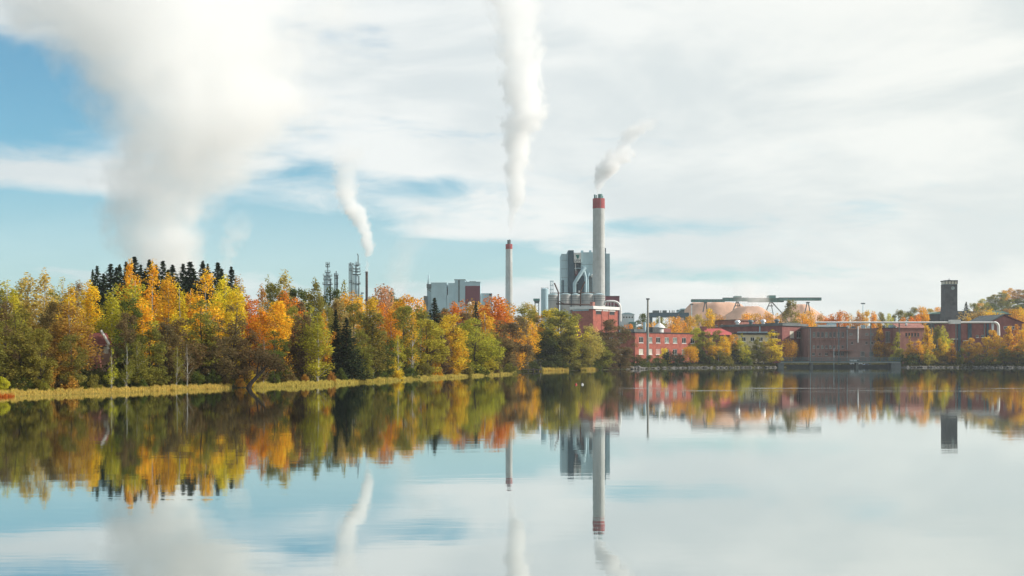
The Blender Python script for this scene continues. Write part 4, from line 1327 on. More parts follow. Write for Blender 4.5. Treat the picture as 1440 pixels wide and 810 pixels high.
def gabled_house():
    D = shore_D(140) + 26
    s = D / F
    x = PX(124, D)
    b = thing('gabled_house', 'small house with red-brown roof and white bargeboards among the shore trees', 'house', (x, D, PZ(503, D)), math.radians(6))
    z = b.location.z
    v = lambda p: PZ(p, D) - z
    u = lambda p: (p - 124) * s
    w, d = u(154), 2.4
    he, hr = v(485.5), v(467.5)
    op = [('front', u(126.6), u(130.6), v(496.5), v(488), GLASS, 1), ('front', u(145), u(151.6), v(497), v(487.4), GLASS_BLIND, 2)]
    walls(b, w, d * 2, he, mat('brown_clapboard', (0.24, 0.16, 0.125), 0.8, 0.2, 1.0), op, z0=-2.0)
    m = MB(); m.add([(-0.3, -0.35, he - 0.1), (w - 0.5, -0.35, he - 0.1), (u(143.5), d, hr), (-0.3, d, hr), (-0.3, 2 * d + 0.35, he - 0.1), (w - 0.5, 2 * d + 0.35, he - 0.1)], [(0, 1, 2, 3), (3, 2, 5, 4), (0, 3, 4), (1, 5, 2), (0, 4, 5, 1)])
    m.build('roof', ROOF_TILE, b)
    # projecting gable bay with white bargeboard
    m = MB(); m.tube([(u(142.6), -0.55, v(464.6)), (u(154), -0.55, v(484.5))], 0.17, 6); m.build('bargeboard', WHITE, b)
    MB().box(-0.2, w, -0.14, -0.02, v(486), v(485)).build('fascia', WHITE, b)
    MB().box(u(150.5), u(153.4), -0.35, -0.16, v(491), v(484.6)).build('bracket', WHITE, b)
    MB().box(u(131), u(142), -1.6, -0.05, -1.5, v(499.4)).build('terrace_wall', mat('terrace_brick', (0.30, 0.13, 0.10), 0.85), b)


gabled_house()

# ------------------------------------------------------------------ mill plant
def stack(name, label, px, D, wtop, wbot, ytop, yred, flues, colr):
    x = PX(px, D)
    s = D / F
    z = gz(x, D)
    t = thing(name, label, 'chimney', (x, D, z))
    v = lambda p: PZ(p, D) - z
    r1, r0 = wtop * s / 2, wbot * s / 2
    zr = v(yred)
    m = MB(); m.lathe([(r0, -3), (r0 * 0.5 + r1 * 0.5, zr * 0.5), (r1, zr)], 40); m.build('shaft', CONCRETE, t, True)
    m = MB(); m.lathe([(r1 * 1.03, zr + 0.01), (r1 * 1.03, v(ytop)), (r1 * 0.9, v(ytop) + 0.05)], 40); m.build('red_band', STACK_RED, t, True)
    for k in range(1, 7):
        zz = zr * k / 7
        rr = r0 + (r1 - r0) * k / 7
        m = MB(); m.lathe([(rr + 0.02, zz - 0.2), (rr + 0.12, zz - 0.15), (rr + 0.12, zz + 0.15), (rr + 0.02, zz + 0.2)], 40); m.build('joint_ring', CONCRETE, t, True)
    for dx, rr, yy in flues:
        m = MB(); m.lathe([(rr * s, v(ytop)), (rr * s, v(yy)), (rr * s * 0.8, v(yy) + 0.02)], 14, dx * s, 0); m.build('flue', colr, t, True)
    m = MB(); m.tube([(r1 * 0.2, -r1 * 1.03 - 0.2, v(ytop)), (r0 * 0.2, -r0 * 1.02 - 0.2, 2)], 0.12, 5); m.build('ladder', STEEL_MID, t)
    return t


stack('tall_chimney', 'tallest pale concrete chimney with red top beside the boiler house', 842, 905, 16.6, 18.0, 279.5, 293.5, [(-5.6, 1.3, 273.6), (-3.0, 0.7, 274.4), (2.0, 3.2, 273.2), (5.4, 0.9, 275.5)], STEEL_TEAL)
stack('slim_chimney', 'slim concrete chimney with red top above the red maples', 715.8, 1000, 9.4, 10.6, 343.4, 350.4, [(0, 2.6, 337.6), (1.2, 0.8, 336.8)], STEEL_MID)


def thin_stack():
    D = 900
    s = D / F
    x = PX(515.6, D)
    t = thing('thin_stack', 'thin dark brown steel stack with steam rising from its mouth', 'chimney', (x, D, gz(x, D)))
    v = lambda p: PZ(p, D) - t.location.z
    m = MB(); m.lathe([(1.75 * s, -3), (1.75 * s, v(383)), (1.4 * s, v(383) + 0.02)], 16); m.build('shaft', RUST, t, True)
    m = MB(); m.lathe([(1.95 * s, v(383.6)), (1.95 * s, v(381.8)), (1.5 * s, v(381.8))], 16); m.build('rim', STEEL_DARK, t, True)


thin_stack()


def boiler_house():
    D = 940
    s = D / F
    xc = PX(789, D)
    z = gz(xc, D)
    b = thing('boiler_house', 'tall blue-grey boiler house with a square sign behind the chimney', 'building', (xc, D, z))
    u = lambda p: (p - 789) * s
    v = lambda p: PZ(p, D) - z
    B = lambda nm, m, p0, p1, y0, y1, q1, q0=470: MB().box(u(p0), u(p1), y0, y1, v(q0), v(q1)).build(nm, m, b)
    B('side_block', STEEL_PALE, 789.4, 798.6, -1.0, 30, 357.2)
    B('stair_tower', STEEL_BLUE, 798.7, 806.6, -3.0, 26, 352.4)
    main = B('main_block', STEEL_GREY, 817.0, 851, -2.0, 34, 355.0)
    B('recess_wall', STEEL_BLUE, 806.7, 816.9, 1.0, 30, 355.4)
    B('east_block', STEEL_GREY, 851.1, 857.8, 1.0, 32, 356.4)
    B('lift_shaft', STEEL_BLUE, 850.6, 852.0, -1.2, 0.9, 349.0)
    B('recess_panel', MAROON, 808.5, 812.4, 0.6, 0.98, 380.5, 388)
    for q in (377, 398.5):
        B('walkway', STEEL_PALE, 808.0, 820.0, -1.8, 0.9, q, q + 0.9)
    for p, q in ((818.0, 351.2), (829.5, 351.0)):
        MB().box(u(p), u(p + 3), 6, 12, v(355), v(q)).build('roof_house', STEEL_GREY, b)
    MB().box(u(815.6), u(830), -2.3, -2.02, v(355.8), v(355.1)).build('cornice', STEEL_PALE, b)
    for q in (372, 389, 404):
        B('panel_joint', STEEL_MID, 817.0, 851.0, -2.06, -2.02, q, q + 0.35)
    for q in (366, 378, 390, 402):
        B('panel_joint', STEEL_MID, 789.4, 798.6, -1.06, -1.02, q, q + 0.3)
    for p in (789.6, 791.6):
        B('louvre', STEEL_BLUE, p - 0.1, p + 1.4, -1.12, -1.04, 394, 420)
    # inverted V of pale flue ducts
    m = MB(); m.tube([(u(807.6), -5.5, v(425)), (u(807.6), -5.5, v(399)), (u(817.5), -5.5, v(383)), (u(822), -4.0, v(377))], 2.8 * s, 10); m.build('flue_duct', STEEL_GREY, b, True)
    m = MB(); m.tube([(u(823), -5.5, v(425)), (u(823), -5.5, v(391)), (u(820), -4, v(379))], 2.0 * s, 10); m.build('flue_duct', STEEL_GREY, b, True)
    B('duct_opening', STEEL_BLUE, 813.0, 821.5, -2.16, -2.04, 388, 412)
    B('duct_opening', STEEL_MID, 828.0, 832.6, -2.16, -2.04, 388, 412)
    m = MB(); m.tube([(u(826.5), -3.6, v(425)), (u(826.5), -3.6, v(392)), (u(828), -2.4, v(384))], 1.1 * s, 8); m.build('flue_duct', STEEL_PALE, b, True)
    m = MB(); m.tube([(u(808.6), -3.4, v(370)), (u(809.8), -3.4, v(386))], 0.25 * s, 6); m.build('drain_pipe', WHITE, b)
    m = MB(); m.lathe([(0.5, v(390.5)), (1.1, v(389)), (1.1, v(387)), (0.3, v(386))], 10, u(832.4), -3.2); m.build('vent_cowl', WHITE, b, True)
    # sign board with emblem and word
    sg = MB().box(u(806.9), u(816.8), -3.4, 0.9, v(369.6), v(355.9)).build('sign_board', WHITE, b)
    gm = mat('emblem_green', (0.012, 0.17, 0.14), 0.5, 0.05)
    pts = [(809.2, 358.4), (810.8, 359.2), (811.8, 358.6), (813.0, 359.2), (814.2, 357.6), (814.0, 361.0), (813.4, 363.4), (811.8, 364.6), (810.8, 363.6), (810.6, 361.6), (809.6, 360.8)]
    m = MB(); m.poly([(u(a), v(c)) for a, c in pts], -3.55, -3.42); m.build('emblem', gm, sg)
    cu = bpy.data.curves.new('lettering', 'FONT')
    cu.body = 'UPM'
    cu.size = 2.6
    cu.extrude = 0.04
    cu.align_x = 'CENTER'
    tmp = bpy.data.objects.new('lettering_curve', cu)
    COL.objects.link(tmp)
    dg = bpy.context.evaluated_depsgraph_get()
    lm = bpy.data.meshes.new_from_object(tmp.evaluated_get(dg))
    bpy.data.objects.remove(tmp)
    lm.materials.clear(); lm.materials.append(STEEL_DARK)
    lt = link('lettering', lm, sg, (u(811.8), -3.5, v(368.6)))
    lt.rotation_euler = (math.pi / 2, 0, 0)


boiler_house()


def purple_block():
    D = 900
    s = D / F
    x = PX(852, D)
    b = thing('plant_block', 'maroon clad block beside the foot of the tall chimney', 'building', (x, D + 8, gz(x, D)))
    v = lambda p: PZ(p, D) - b.location.z
    MB().box(0, 20.5 * s, 0, 20, -3, v(416)).build('wall', MAROON, b)
    MB().box(-0.2, 20.5 * s + 0.2, -0.2, 20.2, v(416) + 0.01, v(415.3)).build('roof', STEEL_DARK, b)


purple_block()


def silo(px, wpx, ytop, label):
    D = 860
    s = D / F
    x = PX(px, D)
    t = thing('silo', label, 'silo', (x, D, gz(x, D)), 0, 'grey silos below the boiler house')
    v = lambda p: PZ(p, D) - t.location.z
    r = wpx * s / 2
    m = MB(); m.lathe([(r, -2), (r, v(ytop + 2.0))], 28); m.build('shell', TANK, t, True)
    m = MB(); m.lathe([(r * 1.03, v(ytop + 2.0)), (r * 1.03, v(ytop + 1.4)), (r * 0.25, v(ytop)), (0.1, v(ytop) + 0.1)], 28); m.build('roof', STEEL_GREY, t, True)
    for q in (ytop + 4.2, ytop + 7.4, ytop + 10.5):
        m = MB(); m.lathe([(r + 0.01, v(q) - 0.14), (r + 0.12, v(q) - 0.1), (r + 0.12, v(q) + 0.1), (r + 0.01, v(q) + 0.14)], 28); m.build('hoop', STEEL_MID, t, True)


silo(777.6, 13.6, 412.6, 'grey silo at the end of the row, farthest from the tall chimney')
silo(795.4, 14.2, 412.2, 'grey silo under the blue stair tower, second of the row')
silo(809.6, 11.6, 412.6, 'narrowest grey silo, in the middle of the row')
silo(826.2, 15.2, 412.0, 'broad grey silo just behind the dark gantry post')
silo(843.0, 16.0, 412.6, 'grey silo directly in front of the tall chimney foot')


def gantry():
    D = 790
    s = D / F
    x = PX(816.6, D)
    t = thing('pipe_gantry', 'dark gantry of slanting posts and pipes in front of the silos', 'gantry', (x, D, gz(x, D)))
    u = lambda p: (p - 816.6) * s
    v = lambda p: PZ(p, D) - t.location.z
    def bar(nm, pts, r, n=8, m_=RUST):
        k = MB(); k.tube(pts, r, n); k.build(nm, m_, t, True)
    bar('post', [(0, 0, -3), (0, 0, v(409)), (u(822.4), 0, v(396))], 1.15 * s)
    bar('post', [(u(785.2), 0, -3), (u(785.2), 0, v(411)), (u(779.6), 0, v(398))], 1.0 * s)
    bar('pipe', [(u(773), 0, v(412.2)), (u(836), 0, v(411.8))], 0.55 * s)
    bar('pipe', [(u(782), -1.3, v(427.4)), (u(835), -1.3, v(428.8))], 1.0 * s)
    bar('brace', [(u(785.2), 0, v(423)), (u(794), 0, v(428))], 0.7 * s)
    MB().box(u(813.4), u(815.6), -0.6, 0.6, v(411.3), v(408.6)).build('lamp_box', WHITE, t)


gantry()


def tank_and_tower():
    D = 880
    s = D / F
    x = PX(766, D)
    t = thing('storage_tank', 'pale blue storage tank at the end of the silo row', 'tank', (x, D, gz(x, D)))
    v = lambda p: PZ(p, D) - t.location.z
    m = MB(); m.lathe([(5.2 * s, -2), (5.2 * s, v(407)), (3.6 * s, v(405.4)), (0.1, v(405))], 24); m.build('shell', STEEL_PALE, t, True)
    m = MB(); m.lathe([(5.35 * s, v(408)), (5.35 * s, v(407.2)), (5.2 * s, v(407.2))], 24); m.build('rim', STEEL_GREY, t, True)
    m = MB()
    for k in range(14):
        a = k / 14 * 6.283
        m.tube([(4.9 * s * math.cos(a), 4.9 * s * math.sin(a), v(407)), (4.9 * s * math.cos(a), 4.9 * s * math.sin(a), v(404.2))], 0.07, 4)
    m.build('railing', STEEL_MID, t)
    x = PX(775.5, D)
    t = thing('lattice_tower', 'slender steel lattice tower beside the pale tank', 'tower', (x, D - 6, gz(x, D)))
    h = 2.6 * s
    for sx in (-1, 1):
        for sy in (-1, 1):
            MB().tube([(sx * h, sy * h, -2), (sx * h * 0.7, sy * h * 0.7, v(395.5))], 0.16, 5).build('leg', STEEL_PALE, t)
    for i in range(8):
        q0, q1 = 414 - i * 2.3, 414 - (i + 1) * 2.3
        MB().tube([(-h * 0.8, -h * 0.8, v(q0)), (h * 0.8, -h * 0.8, v(q1)), (-h * 0.8, -h * 0.8, v(q1))], 0.12, 4).build('brace', STEEL_PALE, t)
    for q in (408, 402, 396.5):
        MB().box(-h, h, -h, h, v(q), v(q) + 0.3).build('platform', STEEL_GREY, t)
    D = 820
    s = D / F
    x = PX(755, D)
    t = thing('conveyor_head', 'small dark teal hopper frame above the trees beside the tank', 'machine', (x, D, gz(x, D)))
    v = lambda p: PZ(p, D) - t.location.z
    MB().box(-5 * s, 4 * s, -2, 2, v(423), v(420)).build('housing', STEEL_TEAL, t)
    MB().poly([(-3 * s, v(426.5)), (3 * s, v(426.5)), (4 * s, v(423.1)), (-4 * s, v(423.1))], -1.5, 1.5).build('hopper', STEEL_MID, t)
    for sx in (-1, 1):
        MB().tube([(sx * 2.6 * s, 0, -2), (sx * 2.6 * s, 0, v(426.4))], 0.35, 6).build('leg', STEEL_MID, t)


tank_and_tower()


def power_house():
    D, rz = 720, math.radians(48)
    s = D / F
    b = corner_building('brick_power_house', 'brick power house with thick white parapet, one side sunlit', 'building', 834, D, rz)
    z = b.location.z
    v = lambda p: PZ(p, D) - z
    w, d = 23.5, 16.0
    H = v(434.5)
    op = [('front', 2.6, 7.6, v(441.2), v(437.2), GLASS, 3), ('front', 15.4, 20.6, v(441.2), v(437.2), GLASS, 3)]
    walls(b, w, d, H, BRICK_RED, op, frame=STEEL_DARK)
    MB().box(-0.9, w + 0.9, -0.9, d + 0.9, H + 0.01, v(430.2)).build('parapet', WHITE, b)
    for x0, x1 in ((2.2, 8.0), (8.9, 14.4), (15.0, 21.0)):
        MB().box(x0, x1, -0.22, -0.02, v(436.8), H - 0.05).build('lintel_panel', WHITE, b)
    MB().box(-0.45, -0.02, 3.0, d - 1, v(436.6), H - 0.1).build('lintel_panel', STEEL_PALE, b)
    for x0 in (8.4, 14.7):
        MB().box(x0 - 0.3, x0 + 0.3, -0.3, -0.02, -3, H - 0.1).build('pilaster', BRICK_RED, b)
    MB().box(1.0, 3.0, 1.0, 3.0, v(430.2), v(424.4)).build('vent_stack', BRICK_PINK, b)


power_house()


def arch_duct():
    D = 770
    s = D / F
    x = PX(851, D)
    t = thing('arched_duct', 'broad white duct arching down over the brick power house', 'duct', (x, D, gz(x, D)))
    u = lambda p: (p - 851) * s
    v = lambda p: PZ(p, D) - t.location.z
    pts = [(u(850.5), 3, v(428)), (u(851.5), 2, v(424.6)), (u(854), 0, v(423.6)), (u(863), 0, v(423.6)), (u(867), 0, v(424.6)), (u(870), 0, v(427)), (u(872), 0, v(430.4)), (u(872.4), 0, v(436)), (u(872.4), 0, v(452))]
    m = MB(); m.tube(pts, 1.6 * s, 12); m.build('duct', WHITE, t, True)
    for p in (855, 859, 863.5):
        m = MB(); m.tube([(u(p), 0, v(424)), (u(p), 0, v(433))], 0.45 * s, 6); m.build('support', ALU, t)
    MB().box(u(852), u(868), 1.5, 6, -2, v(429.4)).build('plinth', STEEL_MID, t)


arch_duct()


def pale_mill_blocks():
    D = 960
    s = D / F
    def root(px, label):
        x = PX(px, D)
        return thing('mill_block', label, 'building', (x, D, gz(x, D)))
    b = root(601, 'pale grey clad mill block with a small mast at its corner')
    v = lambda p: PZ(p, D) - b.location.z
    u = lambda p: (p - 601) * s
    MB().box(u(606), u(628.2), 0, 22, -4, v(398)).build('wall', STEEL_PALE, b)
    MB().box(u(605.8), u(628.4), -0.2, 22.2, v(398) + 0.01, v(397.3)).build('roof', STEEL_GREY, b)
    MB().box(u(600), u(605.9), 3, 14, -4, v(400.5)).build('side_block', STEEL_PALE, b)
    MB().box(u(600), u(606.6), -0.8, 2.9, v(405), v(399.4)).build('plant_frame', STEEL_MID, b)
    MB().box(u(595.6), u(600.8), 1, 9, -4, v(416)).build('side_block', STEEL_MID, b)
    m = MB(); m.tube([(u(601.8), 1, v(400)), (u(602.8), 1, v(386.2))], 0.9 * s, 8); m.build('mast', STEEL_PALE, b, True)
    m = MB(); m.tube([(u(601), -1, v(407)), (u(606), -1, v(410))], 0.5 * s, 6); m.build('brace', STEEL_MID, b)
    b = root(630, 'stepped pale mill block with a large maroon panel')
    u = lambda p: (p - 630) * s
    MB().box(u(630.2), u(639.4), 0, 24, -4, v(398)).build('wall', STEEL_PALE, b)
    MB().box(u(639.5), u(653.8), -0.6, 24, -4, v(393.6)).build('upper_block', STEEL_PALE, b)
    MB().box(u(653.9), u(675.4), 0, 24, -4, v(397)).build('wall', STEEL_PALE, b)
    MB().box(u(644.4), u(646.6), -0.95, -0.62, v(425), v(394)).build('glazed_strip', STEEL_MID, b)
    MB().box(u(654.4), u(674.8), -0.5, -0.02, v(430), v(402)).build('maroon_panel', MAROON, b)
    MB().box(u(638.8), u(654.6), -0.8, 24.2, v(393.6) + 0.01, v(392.9)).build('roof', STEEL_MID, b)
    MB().box(u(653.95), u(675.8), -0.3, 24.2, v(397) + 0.01, v(396.2)).build('roof', STEEL_GREY, b)
    MB().box(u(660), u(669), 4, 12, v(396.2), v(395)).build('roof_house', STEEL_MID, b)
    m = MB(); m.tube([(u(629.6), -1.5, -2), (u(629.6), -1.5, v(415))], 0.5 * s, 6); m.build('vent_pipe', STEEL_PALE, b)
    b = root(676.5, 'low pale annex with dark end beside the maroon panel')
    u = lambda p: (p - 676.5) * s
    MB().box(u(676.5), u(692), 2, 18, -4, v(413)).build('wall', STEEL_PALE, b)
    MB().box(u(688), u(691.6), 1.7, 1.98, v(415.4), v(412.9)).build('louvre', STEEL_DARK, b)
    MB().box(u(676.4), u(692.2), 1.9, 18.2, v(413) + 0.01, v(412.2)).build('roof', STEEL_GREY, b)
    D = 700
    s = D / F
    x = PX(660.5, D)
    t = thing('domed_tank', 'small white domed tank among the red treetops', 'tank', (x, D, gz(x, D)))
    v = lambda p: PZ(p, D) - t.location.z
    m = MB(); m.lathe([(3.0 * s, -2), (3.0 * s, v(428)), (2.6 * s, v(426)), (1.5 * s, v(424.8)), (0.1, v(424.4))], 18); m.build('shell', WHITE, t, True)
    m = MB(); m.tube([(0, 0, v(424.5)), (0, 0, v(422.6))], 0.2, 6); m.build('vent', STEEL_MID, t)


pale_mill_blocks()


def column_tower(label, px, D, segs, plats, mast, ladder=True):
    """process column: segs (r px, y from, y to), plats (y, half width px)"""
    s = D / F
    x = PX(px, D)
    t = thing('process_column', label, 'tower', (x, D, gz(x, D)), 0, 'process columns of the chemical plant')
    v = lambda p: PZ(p, D) - t.location.z
    for r, y0, y1 in segs:
        m = MB(); m.lathe([(r * s, v(y0)), (r * s, v(y1)), (r * s * 0.6, v(y1) + r * s * 0.4)], 16); m.build('column', STEEL_PALE if r > 2 else STEEL_GREY, t, True)
    for y, hw in plats:
        pf = MB().box(-hw * s, hw * s, -hw * s * 0.8, hw * s * 0.8, v(y), v(y) + 0.35).build('platform', STEEL_DARK, t)
        m = MB()
        for a, c in ((-1, -1), (1, -1), (0, -1), (-1, 1), (1, 1)):
            m.tube([(a * hw * s, c * hw * s * 0.8, v(y)), (a * hw * s, c * hw * s * 0.8, v(y) + 1.5)], 0.12, 4)
        m.tube([(-hw * s, -hw * s * 0.8, v(y) + 1.5), (hw * s, -hw * s * 0.8, v(y) + 1.5)], 0.10, 4)
        tag(m.build('railing', STEEL_MID, pf), kind='stuff')
    if mast:
        m = MB(); m.tube([(p[0] * s, 0, v(p[1])) for p in mast], 0.65 * s, 6); m.build('vent_pipe', STEEL_DARK, t, True)
    r = segs[0][0]
    m = MB(); m.tube([(-r * s - 0.5, -0.6, v(425)), (-r * s - 0.5, -0.6, v(segs[0][2]))], 0.3, 5); m.tube([(r * s + 0.4, -0.6, v(425)), (r * s + 0.4, -0.6, v(segs[0][2] + 3))], 0.35, 5); m.build('riser_pipe', STEEL_MID, t)
    return t


column_tower('stout pale process column with stepped platforms, left of its thin companion'.replace(', left of', ' beside'), 460.8, 900, [(3.7, 440, 389), (2.7, 388.6, 383), (1.1, 382, 372)], [(388.5, 5.6), (394, 5.4), (400.3, 6.4), (383.5, 3.4), (375.6, 2.6), (371.8, 2.4)], [(0, 383), (0, 371), (0.8, 370.4)])
column_tower('thin short process column linked to the stout pale column', 472.8, 905, [(1.2, 440, 384)], [(388, 2.6), (392, 2.4), (400.5, 2.4)], [(0, 390), (0, 381)])
column_tower('thin tall process column next to the tallest process column', 493.4, 900, [(1.3, 440, 371)], [(373, 2.2), (380.6, 2.0), (397.6, 2.2)], [(0, 374), (0, 369)])
column_tower('tallest process column with curved vent pipe on top', 501.4, 905, [(2.8, 440, 385), (2.1, 384.6, 374), (1.4, 373.6, 368)], [(373.2, 4.4), (378.4, 4.6), (382, 5.0), (386.4, 5.4), (399.6, 5.2)], [(2.2, 374), (2.2, 359.4), (1.6, 357.4), (0.6, 357.2)])


def process_tank():
    D = 880
    s = D / F
    x = PX(509.6, D)
    t = thing('process_tank', 'small pale tank with gear on top before the brown stack', 'tank', (x, D, gz(x, D)))
    v = lambda p: PZ(p, D) - t.location.z
    m = MB(); m.lathe([(2.9 * s, -2), (2.9 * s, v(414)), (1.8 * s, v(413))], 16); m.build('shell', STEEL_PALE, t, True)
    MB().box(-2 * s, 2 * s, -1, 1, v(413), v(411.4)).build('gear_box', STEEL_MID, t)


process_tank()


def wood_conveyor():
    D = 1000
    s = D / F
    x = PX(1040, D)
    t = thing('wood_conveyor', 'long teal conveyor bridge on splayed legs over the wood chip heaps', 'conveyor', (x, D, gz(x, D)))
    z = t.location.z
    u = lambda p: (p - 1040) * s
    v = lambda p: PZ(p, D) - z
    for k, (p0, p1, q0, q1, y) in enumerate(((972, 1018.4, 424.8, 421.0, 0), (1017.6, 1053.5, 423.4, 418.4, 4.2), (1053.4, 1103, 424.6, 418.8, 4.4), (1095, 1154, 422.8, 418.6, -0.2))):
        seg = MB().box(u(p0), u(p1), y - 2, y + 2, v(q0), v(q1)).build('gallery', STEEL_TEAL, t)
        n = int((p1 - p0) / 4)
        m = MB()
        for i in range(n + 1):
            xx = u(p0) + (u(p1) - u(p0)) * i / n
            m.box(xx - 0.12, xx + 0.12, y - 2.16, y - 2.01, v(q0), v(q1))
        m.box(u(p0), u(p1), y - 2.3, y - 2.17, v(q1) - 0.4, v(q1) + 0.05)
        m.build('rib_frame', STEEL_MID, seg)
    for p0, p1, q0, q1 in ((1033, 1042.4, 418.4, 416.2), (1080.4, 1090.4, 419.6, 415.4)):
        MB().box(u(p0), u(p1), -1.5, 6.6, v(q0), v(q1)).build('drive_house', STEEL_TEAL, t)
    def leg(pts, r=0.75):
        m = MB(); m.tube(pts, r * 0.62, 6); m.build('leg', STEEL_MID, t)
    for p, sp in ((992, 4), (1136, 5)):
        yb = 433 if p < 1000 else 434
        leg([(u(p) - 0.6 * s, 0, v(424.5)), (u(p - sp), -2, v(yb + 6))])
        leg([(u(p) + 0.6 * s, 0, v(424.5)), (u(p + sp), 2, v(yb + 12))])
        MB().box(u(p) - 2 * s, u(p) + 2 * s, -1.8, 1.8, v(426.2), v(424.6) - 0.02).build('saddle', STEEL_MID, t)
    for p, far in ((1038, 9.5), (1085, 20)):
        leg([(u(p) - s, 3, v(424)), (u(p - 7), 0, v(436)), (u(p - 9), -2, v(450))])
        leg([(u(p), 3, v(424)), (u(p + far * 0.25), 3, v(450))], 0.55)
        leg([(u(p) + s, 3, v(424)), (u(p + far), 4, v(444)), (u(p + far * 1.3), 4, v(455))], 0.8)
        m = MB(); m.tube([(u(p - 3.6), 1.6, v(430)), (u(p + 3.0), 3, v(430))], 0.4, 5); m.build('brace', STEEL_DARK, t)


wood_conveyor()


def chip_pile(label, px, wl, wr, ytop, D, seed, flat=0.1):
    s = D / F
    x = PX(px, D)
    z = gz(x, D) - 1
    t = thing('chip_heap', label, 'wood chips', (x, D, z), 0, 'wood chip heaps under the conveyor')
    rs = np.random.RandomState(seed)
    H = PZ(ytop, D) - z
    nr, na = 22, 56
    vs = []
    for i in range(nr + 1):
        f = i / nr
        for k in range(na):
            a = 2 * math.pi * k / na
            c = math.cos(a)
            R = (wr if c > 0 else wl) * s * (abs(c) ** 2) + 0.7 * (wl + wr) / 2 * s * (1 - abs(c) ** 2)
            rr = f * R * (1 + 0.04 * math.sin(5 * a + seed))
            g = max(0.0, 1 - max(0.0, f - flat) / (1 - flat))
            zz = H * (g ** 1.08 * 0.97 + 0.03 * math.cos(f * 1.5)) * (1 + 0.025 * math.sin(9 * a + 6 * f) * f)
            vs.append((rr * math.cos(a), rr * math.sin(a), zz if i < nr else -2))
    q = [(i * na + k, i * na + (k + 1) % na, (i + 1) * na + (k + 1) % na, (i + 1) * na + k) for i in range(nr) for k in range(na)]
    me = mesh_np('heap', vs, q, smooth=True)
    me.materials.append(CHIPS)
    link('heap', me, t)


chip_pile('long flat-topped pale wood chip heap under the low conveyor arm', 1000, 88, 110, 425.8, 1040, 2, 0.34)
chip_pile('broad pinkish wood chip heap in the middle under the conveyor', 1054, 96, 100, 431.0, 980, 5, 0.16)
chip_pile('smaller wood chip heap behind the tall olive tree', 1124, 84, 90, 428.0, 1030, 8, 0.12)


def far_conveyor():
    D = 900
    s = D / F
    x = PX(935, D)
    t = thing('blue_gallery', 'long blue-grey industrial gallery on the skyline beyond the utility pole', 'building', (x, D, gz(x, D)))
    u = lambda p: (p - 935) * s
    v = lambda p: PZ(p, D) - t.location.z
    bl = mat('gallery_blue', (0.075, 0.135, 0.185), 0.5, 0.12, 0.1, 0.4)
    MB().box(u(912), u(969), 0, 10, v(446), v(440.2)).build('gallery', bl, t)
    MB().box(u(911.8), u(969.2), -0.3, 10.3, v(440.2) + 0.01, v(439.6)).build('roof', STEEL_MID, t)
    for p0, p1, q in ((919, 927.6, 436.4), (933, 938, 436.2), (953, 963, 435.4)):
        MB().box(u(p0), u(p1), 2, 7, v(439.6), v(q)).build('roof_house', STEEL_MID, t)
    m = MB(); m.tube([(u(952), 1, v(440)), (u(958), 1, v(434.6)), (u(964), 1, v(434.4))], 0.6, 6); m.build('duct', STEEL_PALE, t)
    for p in (930, 942.5, 946, 948.6):
        MB().tube([(u(p), 3, v(439.6)), (u(p), 3, v(436.2))], 0.35, 6).build('vent', STEEL_DARK, t)
    for p in (916, 930, 949.5, 965):
        MB().box(u(p) - 1, u(p) + 1, 2, 6, -3, v(446) - 0.01).build('pier', bl, t)
    D = 820
    s = D / F
    x = PX(873, D)
    b = thing('white_plant_building', 'pale white plant building beyond the brick power house', 'building', (x, D, gz(x, D)))
    u = lambda p: (p - 873) * s
    v = lambda p: PZ(p, D) - b.location.z
    op = [('front', u(p), u(p + 2.4), v(447.5), v(445), GLASS, 0) for p in (876, 880, 884, 888)]
    walls(b, u(892), 14, v(442), mat('white_cladding', (0.60, 0.64, 0.66), 0.5, 0.08, 0.2), op)
    MB().poly([(-0.5, v(442)), (u(892) + 0.5, v(442)), (u(885), v(439.6)), (u(879), v(439.6))], -0.3, 14.2).build('roof', STEEL_PALE, b)
    MB().box(u(884), u(893), -6, -0.5, -2, v(453)).build('annex', STEEL_TEAL, b)


far_conveyor()

# ------------------------------------------------------------------ bridge, jetty, small things
QUAY = mat('old_concrete', (0.13, 0.145, 0.145), 0.85, 0.2, 0.4, streak=0.3)


